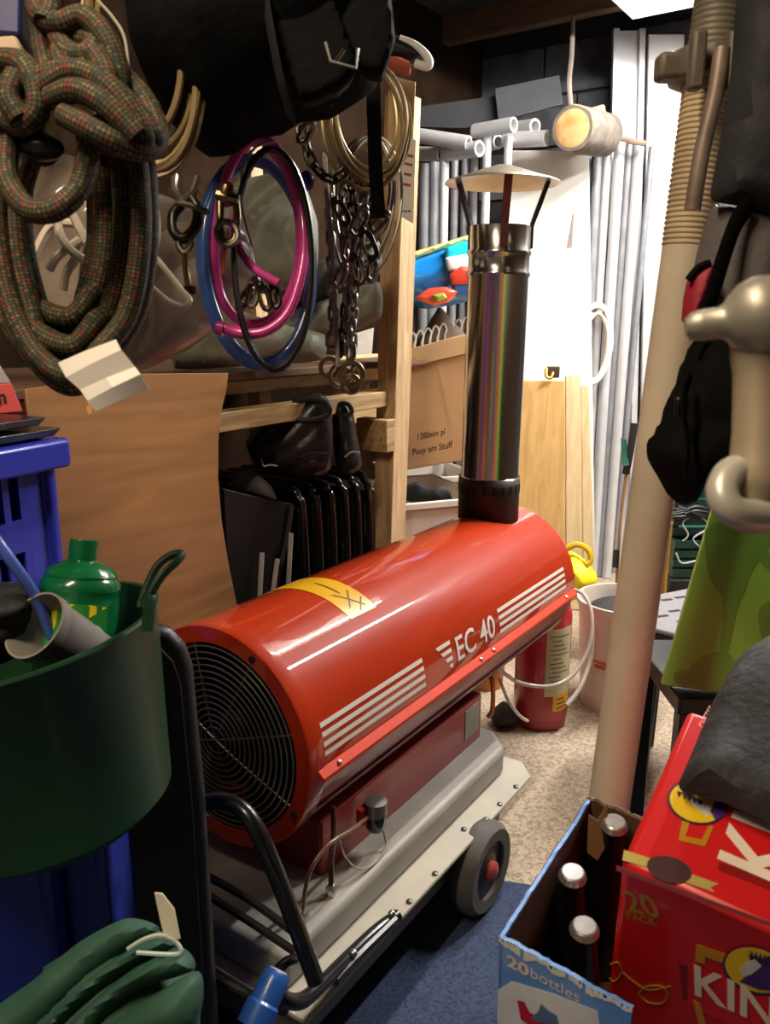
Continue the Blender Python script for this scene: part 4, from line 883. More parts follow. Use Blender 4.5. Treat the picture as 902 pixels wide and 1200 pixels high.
def lower_left():
    # tall black case
    t = thing('black_case', 'tall matt black plastic case with rounded corner standing before the fan', 'case', K(200, 1000, 1.12))
    q = [(130, 760), (160, 742), (178, 735), (200, 742), (217, 760), (226, 785), (232, 850), (240, 930), (245, 1010)]
    n = Vector((.25, -1, 0)).normalized(); pt = K(190, 900, 1.05)
    P = [onplane(*p, pt, n) for p in q]; e = P[-1]; s = P[0]
    P += [Vector((e.x+.0, e.y, .004)), Vector((s.x-.0, s.y, .004))]
    obj('case_shell', B().prism(P, -n*.035), M('case_matt', '18181a', .5, var=.15, bump=.1), t, bevel=.016, seg=4, origin=None)
    t.location = (P[-1]+P[-2])/2 if False else t.location
    ins = [onplane(x+(8 if x < 150 else -14), y+14, pt+n*.002, n) for x, y in q]
    obj('inset_panel', B().prism(ins+[Vector((ins[-1].x, ins[-1].y, .03)), Vector((ins[0].x, ins[0].y, .03))], n*.004), M('case_inset', '0c0c0d', .6), t, bevel=.002)
    # cardboard strip
    P = [K(*p, 1.22) for p in ((112, 975), (136, 985), (138, 1075), (112, 1080))]
    tag(obj('cardboard_strip', B().prism([P[0], P[1], Vector((P[1].x, P[1].y, .004)), Vector((P[0].x, P[0].y, .004))], (0, .006, 0)), M('card_brown', '6e5238', .8)), 'narrow brown cardboard edge between blue bin and black case', 'cardboard')
    # green tarpaulin heap
    g = M('tarp_green', '264c3c', .7, var=.12, scale=6, bump=.35, bscale=30)
    t = thing('green_tarpaulin', 'folded dark green tarpaulin in front of the blue bins', 'tarpaulin', K(110, 1250, .85))
    q = [(-20, 1200), (40, 1150), (95, 1105), (150, 1078), (190, 1092), (210, 1115), (230, 1142), (236, 1170), (225, 1250), (150, 1300), (-20, 1300)]
    n = Vector((0, -.75, .65)).normalized()
    obj('folded_sheet', inflate(q, K(110, 1170, .86), n, .06, .05, wob=.03, wscale=8, fold=.034, fdir=(.8, .6), ffreq=24, step=.011), g, t)
    for k, f in enumerate(([(-20, 1195), (40, 1148), (95, 1103), (150, 1076), (187, 1088), (150, 1112), (100, 1152), (50, 1204), (-20, 1245)], [(45, 1210), (100, 1152), (150, 1114), (197, 1096), (208, 1108), (150, 1137), (100, 1178), (68, 1214)],
                           [(70, 1214), (108, 1174), (160, 1133), (212, 1110), (228, 1136), (170, 1157), (130, 1184), (104, 1220)], [(116, 1222), (150, 1184), (190, 1160), (232, 1138), (238, 1168), (226, 1205), (190, 1222)])):
        obj('fold_layer', inflate(f, K(110, 1170, .815-.009*k), n, .022, .02, wob=.012, wscale=16, sharp=.8, edge=.8), g, t)
    lbl = M('tag_cream', 'c9c4b0', .7)
    P = [K(*p, .80) for p in ((181, 1047), (190, 1048), (204, 1066), (211, 1100), (194, 1104), (188, 1080))]
    obj('care_tag', B().prism(P, (0, .0012, .0006)), lbl, t, label='small cream fabric tag standing up')
    obj('white_edge', px_tube([(150, 1112, .80), (170, 1100, .795), (190, 1096, .795), (208, 1106, .80), (208, 1118, .80), (160, 1116, .80)], .0022, 6), M('edge_white', 'bfd0c4', .6), t)
    b = B(); 
    tag(obj('storage_box', B().box(Vector((-.30, .88, .19)), (.44, .22, .37), (Vector((1, 0, 0)), Vector((0, 1, 0)), AZ)), M('box_dark', '141416', .6), bevel=.01), 'black storage box under the green tarpaulin', 'box') if False else None
lower_left()
# ================================================================== FAR END
alu = M('aluminium', 'd4d3d4', .4, .25, var=.06); galv = M('galv_tube', '94959a', .45, .25, var=.12, scale=20); wpaint = M('white_board', 'e9e4da', .6, var=.04)
darkhole = M('tube_inside', '1a1a1e', .8)
def tubes_upright():
    # (x top, y top, x bottom, width px, depth, material, label)
    rows = [(497, 192, 496, 12, 3.25, galv, 'grey scaffold tube standing next to the timber post'), (509, 190, 508, 12, 3.27, galv, 'grey scaffold tube, second from the timber post'),
            (521, 165, 521, 11, 3.1, alu, 'white-lit upright tube carrying the long level scaffold tube'), (533, 185, 533, 9, 3.25, galv, 'upright scaffold tube under the bundle, fourth from the timber post'),
            (545, 182, 545, 9, 3.28, galv, 'upright scaffold tube under the bundle, fifth from the timber post'), (556, 180, 556, 9, 3.26, galv, 'upright scaffold tube directly behind the flue cap'),
            (571, 160, 571, 10, 3.12, alu, 'upright tube behind the flue cap, left of its centre'), (596, 160, 596, 10, 3.12, alu, 'upright tube behind the flue cap, right of its centre'),
            (700, 176, 702, 12, 3.38, galv, 'grey upright tube closest to the white board'), (712, 172, 712, 11, 3.4, alu, 'bright upright tube, second from the white board'),
            (726, 170, 725, 13, 3.38, alu, 'bright upright tube, third from the white board'), (738, 168, 734, 10, 3.4, galv, 'upright tube, fourth from the white board'),
            (749, 168, 744, 12, 3.38, alu, 'upright tube, fifth from the white board'), (764, 172, 752, 8, 3.46, galv, 'dark narrow upright tube beside the flat aluminium plank'),
            (690, 182, 690, 8, 3.46, galv, 'thin upright tube tucked behind the white board edge')]
    for xt, yt, xb, wd, d, m, lab in rows:
        p = K(xt, yt, d); q = K(xb, 640, d+.02); f = p+(q-p)*((p.z-.004)/(p.z-q.z)); r = wd/2*d/FPX
        f.x, f.y = q.x+(f.x-q.x)*.2, p.y+.02
        ax = (p-f); t = thing('upright_tube', lab, 'tube', f, 'upright tubes at the far end')
        obj('tube_wall', B().lathe([(r, 0), (r, ax.length), (r*.82, ax.length), (r*.82, ax.length-.05), (.0005, ax.length-.05)], f, ax, 20), m, t)
    # wide pieces beyond
    def plank(name, lab, xt0, xt1, yt, xb0, xb1, d, m, th=.025, cat='plank', ch=False):
        a, b_ = K(xt0, yt, d), K(xt1, yt, d); yn = Vector((0, -1, 0)); c, e = onplane(xb1, 640, a, yn), onplane(xb0, 640, a, yn)
        f = lambda p, q: p+(q-p)*((p.z-.004)/(p.z-q.z))
        c, e = f(b_, c), f(a, e); t = thing(name, lab, cat, (c+e)/2)
        if ch:
            g = (b_-a)*.18; obj('web', B().prism([a, b_, c, e], (0, .004, 0)), m, t)
            obj('lip', B().prism([a, a+g, e+(c-e)*.18, e], (0, -.03, 0)), m, t); obj('lip', B().prism([b_-g, b_, c, c-(c-e)*.18], (0, -.03, 0)), m, t)
        else: obj('board', B().prism([a, b_, c, e], (0, th, 0)), m, t, bevel=.003)
    plank('aluminium_channel', 'wide aluminium channel reaching up to the ceiling lamp', 717, 754, 36, 706, 741, 3.40, alu, cat='channel', ch=True)
    plank('aluminium_plank', 'flat pale aluminium plank behind the threaded steel prop', 760, 802, 40, 748, 774, 3.36, alu, cat='plank')
    plank('white_board', 'tall white board standing behind the chrome flue', 592, 690, 176, 586, 697, 3.28, wpaint, .018, 'board')
    tan = wood('tan_board', 'c79a5a', 'e0bb7c', grain=(8, 8, 1.2)); tan2 = wood('cream_board', 'd9bc8c', 'ecd6ac', grain=(10, 10, 1.2))
    plank('pine_board', 'tan pine board standing right behind the foot of the flue', 600, 662, 446, 600, 662, 3.16, tan, .018, 'board')
    plank('cream_plank', 'narrow cream plank between the pine board and the grey tubes, wider of two', 663, 680, 440, 663, 682, 3.18, tan2, .02, 'plank')
    plank('cream_plank', 'narrow cream plank touching the white board edge, slimmer of two', 681, 690, 452, 683, 696, 3.2, tan2, .02, 'plank')
    # dark fixing holes in the white board
    hk = M('hinge_dark', '4a3c34', .5, .5)
    t = thing('cup_hook', 'small brass cup hook on the white board above the pine board', 'hook', K(645, 440, 3.15))
    obj('plate', B().box(K(648, 436, 3.2), (.05, .012, .045), (Vector((1, 0, 0)), Vector((0, 1, 0)), AZ)), hk, t, bevel=.003)
    obj('hook_bend', px_tube([(640, 432, 3.15), (640, 441, 3.14), (645, 443, 3.14), (648, 437, 3.15)], .006, 8), M('hook_brass', 'a8762e', .3, .9), t)
    tag(obj('dark_spike', B().prism([K(*p, 3.24) for p in ((671, 250), (673, 250), (670, 290), (664, 292))], (0, .01, 0)), hk), 'slim dark metal spike hanging on the white board', 'spike')
    # level scaffold tubes with open ends towards the right
    lv = [((478, 157), (549, 168), 8.5, 3.0, 'long white-lit level scaffold tube resting on the upright tube by the post'), ((524, 180), (562, 174), 9, 2.98, 'level scaffold tube end just above the flue cap, lowest of the bundle'),
          ((556, 154), (602, 146), 8.5, 3.02, 'level scaffold tube end, topmost of the bundle'), ((596, 152), (627, 148), 8.5, 3.1, 'level scaffold tube end, nearest the log on top'), ((592, 164), (641, 162), 9, 3.06, 'level scaffold tube end, touching the log'),
          ((490, 180), (518, 181), 8, 3.12, 'short dark level tube over the two grey uprights'), ((560, 172), (584, 166), 8, 3.16, 'level scaffold tube end, half hidden in the middle of the bundle')]
    for (x0, y0), (x1, y1), rp, d, lab in lv:
        q = K(x1, y1, d); p = K(x0, y0, d+.12); ax = q-p; r = rp*d/FPX; t = thing('scaffold_tube', lab, 'tube', p, 'level scaffold tubes')
        obj('tube_wall', B().lathe([(r, 0), (r, ax.length), (r*.72, ax.length), (r*.72, ax.length-.06)], p, ax, 24), alu, t)
        obj('bore', B().lathe([(.0005, ax.length-.055), (r*.72, ax.length-.055)], p, ax, 20), darkhole, t)
    # dark and grey boards at the top: battens
    tag(obj('black_board', B().prism([K(*p, 3.3) for p in ((470, 128), (582, 112), (586, 140), (545, 150), (470, 148))], (0, .02, 0)), M('board_black', '26262a', .8)), 'dark board lying above the level scaffold tubes', 'board')
    tag(obj('grey_board', B().prism([K(*p, 3.25) for p in ((580, 104), (655, 88), (660, 122), (584, 142))], (0, .02, 0)), M('board_grey', '36373a', .8, var=.1)), 'mid grey board propped on the level scaffold tubes', 'board')
    # log
    p, q = K(670, 150, 2.95), K(706, 158, 3.2); ax = q-p; r = 26*2.95/FPX
    rn = random.Random(2)
    t = thing('log', 'short round log hanging over the white board', 'log', p-AZ*r)
    bk = B().lathe([(r*.96, .004), (r*1.0, .015), (r*1.02, ax.length*.5), (r*1.0, ax.length)], p, ax, 28)
    bk.v = [v+(v-p-ax*((v-p).dot(ax)/ax.dot(ax)))*.06*noise.noise(v*25) for v in bk.v]
    obj('bark', bk, M('bark', '6e655c', .9, var=.3, bump=.6, bscale=30, scale=20), t)
    obj('cut_end', B().lathe([(.0005, .0), (r*.55, .001), (r*.97, .006)], p, ax, 28), M('log_end', 'e6c48a', .7, var=.25, scale=14, second='c08c50'), t, label='pale sawn end of the log')
    obj('hanging_strap', B().tube([K(669, 126, 2.96), K(667, 95, 2.98), K(670, 60, 3.05), K(671, 20, 3.1)], .009, 8, flat=.4), M('strap_pale', '6e625a', .7), t)
    tag(obj('wooden_dowel', B().lathe([(.02, 0), (.02, .16), (.017, .165), (.001, .165)], K(706, 131, 3.05)-Vector((.15, -.03, .03)), Vector((.15, -.03, .035)), 16), M('dowel', 'b09878', .6)), 'thin wooden dowel end sticking out beside the log', 'dowel')
    tag(obj('white_post_end', B().lathe([(.026, 0), (.028, .01), (.028, .12), (.02, .13), (.001, .13)], K(712, 158, 3.1), Vector((-.12, .1, 0)), 18), wpaint), 'rounded white post end beside the log', 'post')
    tag(obj('tie_cord', px_tube([(655, 168, 3.24), (680, 173, 3.25), (700, 170, 3.26), (722, 162, 3.28), (742, 166, 3.28), (756, 168, 3.3)], .011, 8), M('cord_brown', '8a7566', .8, bump=.5)), 'brown cord tied along the tops of the upright tubes', 'cord')
    tag(obj('white_cable', coil(697, 406, 19, 44, 3.51, 5, .0065, .17, rot=.12, seed=8, n=8), M('cable_cream', 'efe6d2', .5)), 'coil of cream cable hanging on the grey upright tubes', 'cable')
    t = thing('cane_rod', 'thin cane rod with black grip and green tab, beside the steel prop', 'rod', K(722, 690, 3.0))
    obj('cane', px_tube([(734, 552, 2.95), (727, 610, 2.98), (722, 690, 3.02)], .006, 8), M('cane', '9a7248', .5), t)
    obj('grip', px_tube([(743, 496, 2.9), (739, 525, 2.92), (733, 555, 2.95)], .014, 10), M('grip_black', '17191a', .6), t)
    obj('grip', px_tube([(722, 644, 3.0), (721, 665, 3.0)], .011, 8), M('grip_black', '', .6), t)
    obj('green_tab', B().prism([K(*p, 2.92) for p in ((728, 514), (734, 515), (737, 545), (730, 546))], (0, .01, 0)), M('tab_green', '1f5c48', .5), t)
tubes_upright()

def far_left():
    # cardboard box with handwriting
    n = Vector((-.16, -1, .05)).normalized(); pt = K(505, 480, 2.62); f = lambda x, y, o=0.: onplane(x, y, pt, n)+n*o
    card = M('cardboard', 'dcb182', .75, var=.07, scale=5)
    t = thing('cardboard_box', 'tilted brown cardboard box with black handwriting behind the flue', 'box', f(505, 545))
    q = [(466, 418), (600, 382), (600, 530), (470, 552)]
    obj('box_body', B().prism([f(*p) for p in q], -n*.35), card, t, bevel=.004)
    obj('top_flap', B().prism([f(x, y, .004) for x, y in ((464, 413), (600, 377), (600, 402), (464, 434))], n*.005), M('cardboard_pale', 'e2bb8c', .75, var=.05), t, bevel=.002)
    tp = M('tape', 'd8b684', .3, var=.04)
    obj('tape_strip', B().prism([f(x, y, .001) for x, y in ((512, 424), (517, 423), (532, 500), (528, 503))], n*.0006), tp, t)
    obj('tape_strip', B().prism([f(x, y, .010) for x, y in ((475, 415), (492, 412), (492, 422), (475, 426))], n*.0006), M('tape_yellow', 'e6c878', .4), t)
    ink = M('pen_ink', '2e2218', .7)
    ex = (f(540, 520)-f(490, 530)).normalized(); ey = n.cross(ex)
    ey = ey if ey.z > 0 else -ey
    obj('handwriting', text_on('1200mm pl', f(490, 518, .001), ex, ey, width=(f(523, 511)-f(490, 518)).length, height=.028, shear=.3, bold=.006), ink, t)
    obj('handwriting', text_on('Posy am Stuff', f(484, 536, .001), ex, ey, width=(f(532, 526)-f(484, 536)).length, height=.028, shear=.25, bold=.006), ink, t)
    # stacked white tubs
    wt = M('tub_white', 'd9cfc4', .4, var=.04, coat=.2)
    for k, (cx, cy, d, z0, lab) in enumerate(((512, 588, 2.5, .34, 'white plastic storage tub holding black cloth, behind the heater barrel'), (516, 560, 3.08, .40, 'white plastic storage tub beneath the cardboard box, further back'))):
        c = K(cx, cy, d); zt = c.z; hd_ = HD+.22; ex = Vector((math.cos(hd_), -math.sin(hd_), 0)); ey = Vector((math.sin(hd_), math.cos(hd_), 0))
        # c is the near rim corner; tub runs left and right from it
        P = lambda a, b_, z: Vector((c.x, c.y, 0))+a*(-ey.cross(AZ)*0+Vector((.93, .37, 0)))+b_*Vector((-.37, .93, 0))*1.0+AZ*z
        A_, W_ = .17, .40
        t = thing('storage_tub', lab, 'tub', P(A_/2-.1, W_/2, 0), 'white storage tubs')
        wall = lambda s: [P(-.12+s*.5, s*.0+.0, 0), P(A_, s*0, 0), P(A_, W_, 0), P(-.12, W_, 0)]
        b = B(); o = [P(-.12, 0, 0), P(A_, 0, 0), P(A_, W_, 0), P(-.12, W_, 0)]; cc = sum(o, Vector())/4
        sc = lambda s, z: [cc+(p-cc)*s+AZ*z for p in o]
        L0, L1, L2, L3 = sc(.9, z0), sc(1, zt), sc(.97, zt), sc(.88, z0+.01)
        fs = [(3, 2, 1, 0)]+[(i, (i+1) % 4, 4+(i+1) % 4, 4+i) for i in range(4)]+[(4+i, 4+(i+1) % 4, 8+(i+1) % 4, 8+i) for i in range(4)]+[(8+i, 8+(i+1) % 4, 12+(i+1) % 4, 12+i) for i in range(4)]+[(12, 13, 14, 15)]
        obj('tub_body', b.add(L0+L1+L2+L3, fs), wt, t, bevel=.006)
        b = B(); a, e = sc(1.04, zt-.02), sc(1.04, zt+.004); a2, e2 = sc(.985, zt-.02), sc(.985, zt+.004)
        for i in range(4):
            j = (i+1) % 4; b.hexa([a[i], a[j], a2[j], a2[i], e[i], e[j], e2[j], e2[i]])
        obj('tub_rim', b, wt, t, bevel=.004)
        if k == 0:
            tag(obj('black_cloth', blob([(470, 572), (485, 570), (505, 578), (525, 580), (530, 586), (510, 592), (485, 586), (472, 580)], 2.6, .04, .03, n=Vector((0, -.5, .85)), wob=.02, wscale=20), M('cloth_black', '141416', .8)), 'crumpled black cloth lying in the white storage tub', 'cloth')
        obj('tub_stack_lower', B().hexa(sc(.82, .003)+sc(.9, z0-.004)), wt, t, bevel=.01)
    # blue inflatable
    t = thing('inflatable_float', 'glossy blue, white and red inflatable behind the flue', 'inflatable', K(520, 365, 2.85))
    bl = M('float_blue', '1f86d8', .2, var=.04, coat=.6)
    obj('body', blob([(450, 312), (480, 303), (545, 280), (590, 266), (606, 290), (600, 325), (560, 350), (500, 362), (455, 352)], 2.9, .14, .1), bl, t)
    for nm, q, hx, dd in (('yellow_band', [(468, 300), (512, 287), (560, 272), (560, 279), (512, 294), (468, 309)], 'f0ea8e', 2.80), ('cyan_band', [(522, 290), (560, 280), (560, 298), (524, 306)], '28c8e8', 2.76), ('white_panel', [(522, 302), (560, 297), (560, 322), (526, 318)], 'f2f0ee', 2.745),
                          ('red_motif', [(526, 322), (540, 312), (560, 316), (560, 332), (530, 334)], 'c8402c', 2.74), ('navy_band', [(528, 330), (560, 328), (560, 348), (534, 348)], '26508c', 2.755), ('red_swirl', [(486, 350), (502, 338), (522, 336), (536, 342), (526, 354), (508, 358)], 'c84a34', 2.74), ('green_swirl', [(506, 346), (520, 343), (524, 350), (512, 354)], '8aa03c', 2.725)):
        obj(nm, blob(q, dd, .012, .05, sharp=.3), M('float_'+nm, hx, .25, var=.04, coat=.5), t)
    # coat hangers over the box
    wire = M('hanger_wire', 'd8d4cc', .3, .8)
    for k in range(8):
        x = 480+9*k; y = 404-2.6*k; d = 2.74+.02*k
        t = thing('wire_hanger', 'pale wire coat hanger sticking out of the cardboard box, '+('first', 'second', 'third', 'fourth', 'fifth', 'sixth', 'seventh', 'eighth')[k]+' from the timber post', 'hanger', K(x, y+6, d), 'wire hangers in the box')
        obj('hanger_loop', px_tube([(x-4, y+20), (x-2, y-4), (x+3, y-14), (x+7, y-8), (x+5, y+2), (x+10, y+18)], .0035, 6, d=d), wire, t)
    tag(obj('brown_coat', blob([(488, 405), (500, 382), (515, 360), (532, 378), (545, 392), (546, 412), (490, 420)], 2.86, .04, .04, wob=.01), M('coat_brown', '4d4238', .9, bump=.4)), 'dark brown coat hanging behind the cardboard box', 'coat')
    tag(obj('black_coat', blob([(464, 352), (484, 366), (486, 400), (480, 425), (464, 425)], 2.8, .03, .03), M('coat_black', '17161a', .9)), 'black coat edge between the post and the brown coat', 'coat')
    # small lit things at the top of the post
    t = thing('white_shoe', 'black and white shoe lying on the red cushion above the timber post', 'shoe', K(478, 78, 1.75))
    obj('upper', blob([(446, 38), (468, 45), (488, 58), (498, 74), (470, 74), (446, 66)], 1.75, .03, .03), M('shoe_black', '1b1a1c', .5), t)
    obj('sole', px_tube([(468, 46), (484, 52), (497, 62), (503, 72), (500, 78), (486, 74)], .009, 10, d=1.73), M('shoe_white', 'eceae8', .4), t)
    tag(obj('red_cushion', blob([(450, 70), (468, 70), (481, 76), (480, 86), (462, 82), (448, 80)], 1.74, .03, .03), M('cushion_red', 'b8604c', .7)), 'small faded red cushion on top of the timber post', 'cushion')
far_left()

def far_right():
    # fire extinguisher
    g = Zp(632, 843); c = Vector((g.x, g.y+.0, 0)); r = .081
    rd = M('extinguisher_red', 'b01c24', .3, var=.06, coat=.5)
    t = thing('fire_extinguisher', 'red fire extinguisher with cream label standing on beige carpet', 'extinguisher', c)
    obj('cylinder', B().lathe([(.001, .01), (.06, .0), (.076, .003), (.078, .012), (.077, .03), (r, .034), (r, .345), (.075, .375), (.06, .398), (.03, .412), (.024, .43), (.001, .43)], c, AZ, 48), rd, t)
    e = (CAMP-c); e.z = 0; e.normalize(); rt = Vector((e.y, -e.x, 0))*-1
    def lab(name, a0, a1, z0, z1, m, ex=.0008):
        return obj(name, B().lathe([(r+.0002, z0), (r+ex, z0), (r+ex, z1), (r+.0002, z1)], c, AZ, 20, ref=e, arc=(a0, a1)), m, t)
    # angles run counter-clockwise from the viewer's direction
    lb = lab('instruction_label', .12, 1.25, .115, .325, M('label_cream', 'c9bd98', .5, var=.05))
    lm = B()
    for k in range(12):
        zz = .30-.014*k; a0 = .25+.06*(k % 3); a1 = 1.1-.13*((k*7) % 4)
        lm.lathe([(r+.0009, zz), (r+.0012, zz), (r+.0012, zz+.004), (r+.0009, zz+.004)], c, AZ, 8, ref=e, arc=(a0, a1))
    obj('label_print', lm, M('print_olive', '6e664c', .6), lb)
    y = lab('yellow_label', .45, 1.3, .065, .118, M('label_amber', 'e0a818', .45, var=.04), .0014)
    lm = B()
    for k in range(3): lm.lathe([(r+.0015, .073+.014*k), (r+.0018, .073+.014*k), (r+.0018, .078+.014*k), (r+.0015, .078+.014*k)], c, AZ, 8, ref=e, arc=(.6, 1.15-.1*k))
    obj('yellow_print', lm, M('print_brown', '6a4a10', .6), y)
    obj('valve', B().lathe([(.016, .42), (.018, .45), (.012, .46)], c, AZ, 16), M('valve_brass', 'a8843c', .3, .9), t)
    obj('lever', B().box(c+AZ*.468+rt*.03, (.1, .018, .01), (rt, e, AZ)), blackm, t, bevel=.003)
    tag(obj('clear_hose', px_tube([(572, 770, 2.05), (592, 790, 2.1), (612, 801, 2.14), (645, 804, 2.16), (672, 790, 2.18), (690, 757, 2.2), (693, 720, 2.22), (684, 697, 2.25), (668, 690, 2.28)], .0055, 10), M('hose_clear', 'd8cfc4', .2, var=.04, coat=.4, alpha=.8)), 'clear plastic hose looping in front of the red fire extinguisher', 'hose')
    tag(obj('clear_hose', px_tube([(585, 795, 2.28), (595, 820, 2.25), (608, 838, 2.3), (618, 845, 2.33)], .005, 8), M('hose_clear', '')), 'short clear hose curling down beside the extinguisher foot', 'hose')
    tag(obj('grey_hose', px_tube([(694, 735, 2.42), (692, 770, 2.42), (680, 805, 2.4), (664, 826, 2.38)], .007, 8), M('hose_clear', '')), 'clear hose hanging between the extinguisher and the white bucket', 'hose')
    # bucket
    g = Zp(716, 822); c = Vector((g.x+.02, g.y, 0)); d = g.y; zr = K(716, 697, 2.55).z
    bw = M('bucket_white', 'd6cabc', .4, var=.05, coat=.2)
    t = thing('white_bucket', 'white plastic bucket with faded red print behind the steel prop', 'bucket', c)
    obj('bucket_wall', B().lathe([(.001, 0), (.115, 0), (.118, .006), (.14, zr-.02), (.145, zr-.018), (.146, zr), (.138, zr), (.133, zr-.02), (.113, .012), (.001, .01)], c, AZ, 48), bw, t)
    e = (CAMP-c); e.z = 0; e.normalize()
    lm = B()
    for a0, a1, z0, z1 in ((-.62, -.25, .155, .165), (-.55, -.3, .168, .18), (-.66, -.4, .172, .178)):
        lm.lathe([(.1275, z0), (.1305, z0), (.1305, z1), (.1275, z1)], c, AZ, 8, ref=e, arc=(-a1-.75, -a0-.75) if False else (a0+.0, a1+.0))
    obj('red_print', lm, M('bucket_print', 'c85a50', .6), t)
    tag(obj('black_rags', B().ball(c+AZ*(zr-.05), .115, 14, (1, 1, .35)), M('rags', '1d2022', .7, var=.4, bump=.8, bscale=60)), 'black rubbish bag filling the white bucket', 'bag')
    # yellow bag behind
    ye = M('yellow_bag', 'f0e020', .5, var=.06, bump=.3, bscale=30)
    t = thing('yellow_bag', 'bright yellow bag with knotted handles behind the heater outlet', 'bag', K(680, 705, 2.95))
    obj('bag_body', blob([(650, 660), (668, 646), (684, 655), (698, 672), (697, 688), (680, 700), (652, 702)], 2.9, .09, .06, wob=.02, wscale=14), ye, t)
    obj('bag_handle', px_tube([(664, 643, 2.85), (676, 638, 2.84), (688, 644, 2.84), (692, 656, 2.84), (686, 662, 2.84)], .011, 8), M('yellow_deep', 'd8b020', .5), t)
    # orange and dark bits beside the extinguisher
    c = Zp(585, 838, 0)
    tag(obj('orange_tub', B().lathe([(.06, 0), (.075, .16), (.08, .165), (.07, .165), (.055, .01), (.001, .01)], c+Vector((-.02, .22, 0)), AZ, 28), M('tub_orange', 'b8702c', .45)), 'small orange pot half hidden behind the heater tank', 'pot')
    tag(obj('copper_pipe', px_tube([(571, 785, 2.0), (577, 800, 2.0), (577, 830, 2.02), (572, 840, 2.03)], .006, 8), M('copper', 'b0683c', .3, .9)), 'short copper pipe bend behind the burner housing', 'pipe')
    tag(obj('black_shoe', blob([(574, 836), (590, 822), (606, 832), (604, 846), (580, 850)], 2.45, .05, .03), M('shoe_dark', '1c1a1a', .6)), 'small black shoe on the carpet beside the fire extinguisher', 'shoe')
    # stool
    zt = .46; P = lambda x, y, z=zt: Zp(x, y, z)
    top = [P(762, 735), P(760, 706), P(772, 696), P(812, 688), P(850, 690), P(858, 712), P(840, 742), P(812, 746), P(790, 742)]
    gm = M('stool_grey', '8f8b8e', .35, var=.05, coat=.2)
    cc = sum(top, Vector())/len(top)
    t = thing('folding_stool', 'grey topped folding stool with slots and black skirt beside the steel prop', 'stool', Vector((cc.x, cc.y, 0)))
    tp = obj('stool_top', B().prism([p-AZ*.012 for p in top], (0, 0, .012)), gm, t, bevel=.004)
    for x, y in ((781, 703), (790, 716), (797, 700), (808, 710), (776, 722), (800, 728)):
        p = P(x, y); obj('slot', B().box(p+AZ*.0004, (.034, .012, .001), (Vector((.93, .3, 0)), Vector((-.3, .93, 0)), AZ)), darkhole, tp)
    sk = [cc+(p-cc)*.97 for p in top]
    obj('skirt', B().prism([p-AZ*.09 for p in sk], (0, 0, .078)), blackm, t, bevel=.004)
    ctr = Vector((cc.x, cc.y, 0))
    for p in (top[0], top[2], top[5], top[7]):
        a = cc+(p-cc)*.88; f = ctr+(Vector((p.x, p.y, 0))-ctr)*1.0
        obj('leg', B().hexa([Vector((q.x+dx, q.y+dy, zz)) for q, zz in ((f, .003), (a, zt-.085)) for dx, dy in ((-.016, -.016), (.016, -.016), (.016, .016), (-.016, .016))]), blackm, t, bevel=.003)
    # dark green crates with string
    gc = M('crate_green', '12403a', .45, var=.12)
    for k in range(2):
        pa, pb = K(786, (692, 650)[k], 2.75), K(842, (692, 650)[k], 2.75); z0 = (.345, .482)[k]; h = .132
        t = thing('green_crate', ('dark green slatted crate under another beside the prop', 'dark green slatted crate on top, tangled with white string')[k], 'crate', Vector(((pa.x+pb.x)/2, pa.y+.13, z0)), 'green slatted crates')
        x0, x1, y0, y1 = pa.x, pb.x+.08, pa.y, pa.y+.26
        b3 = lambda xa, xb, ya, yb, za, zb: B().box(Vector(((xa+xb)/2, (ya+yb)/2, (za+zb)/2)), (xb-xa, yb-ya, zb-za), (Vector((1, 0, 0)), Vector((0, 1, 0)), AZ))
        for za, zb in ((0, .03), (.038, .062), (.07, .094), (.102, h-.004)): obj('slat', b3(x0, x1, y0, y0+.008, z0+za, z0+zb), gc, t)
        for xx in (x0, x1-.02): obj('corner_post', b3(xx, xx+.02, y0+.008, y0+.025, z0, z0+h-.002), gc, t)
        obj('crate_shell', b3(x0, x0+.008, y0+.025, y1, z0, z0+h-.002), gc, t); obj('crate_shell', b3(x1-.008, x1, y0+.025, y1, z0, z0+h-.002), gc, t); obj('crate_back', b3(x0, x1, y1-.008, y1, z0, z0+h-.002), gc, t); obj('crate_base', b3(x0, x1, y0+.008, y1, z0, z0+.008), gc, t)
    pa = K(786, 692, 2.75); pb = K(842, 692, 2.75)
    tag(obj('low_table', B().box(Vector(((pa.x+pb.x)/2+.04, pa.y+.13, .17)), (pb.x-pa.x+.1, .28, .34), (Vector((1, 0, 0)), Vector((0, 1, 0)), AZ)), M('table_dark', '1b1c1e', .7), bevel=.006), 'dark box supporting the two green slatted crates', 'box')
    tag(obj('white_string', px_tube([(790, 640, 2.72), (806, 628, 2.71), (800, 612, 2.71), (818, 604, 2.72), (830, 618, 2.71), (812, 632, 2.71), (828, 650, 2.72), (800, 660, 2.715), (792, 648, 2.715)], .003, 6), M('string_white', 'b8c4c0', .7)), 'tangled white string over the green slatted crate', 'string')
    tag(obj('tangled_cables', B().tube([K(786+7*((i*5) % 8), 596+3*((i*3) % 5)-(i % 3), 2.70+.01*(i % 4)) for i in range(26)], .007, 8, per=4), M('cable_tangle', '16181a', .5)), 'tangle of black cables heaped on the upper green crate', 'cables')
    for k, (a, b_) in enumerate((((785, 612), (778, 690)), ((779, 622), (771, 696)))):
        p, q = K(*a, 2.5), K(*b_, 2.55); q = p+(q-p)*((p.z-.01)/(p.z-q.z))
        tag(obj('yellow_stick', B().tube([p, q], .008, 8, sm=False), M('stick_yellow', 'c89a3c', .5)), ('yellow stick touching the green crates', 'yellow stick closer to the steel prop')[k], 'stick', 'yellow sticks')
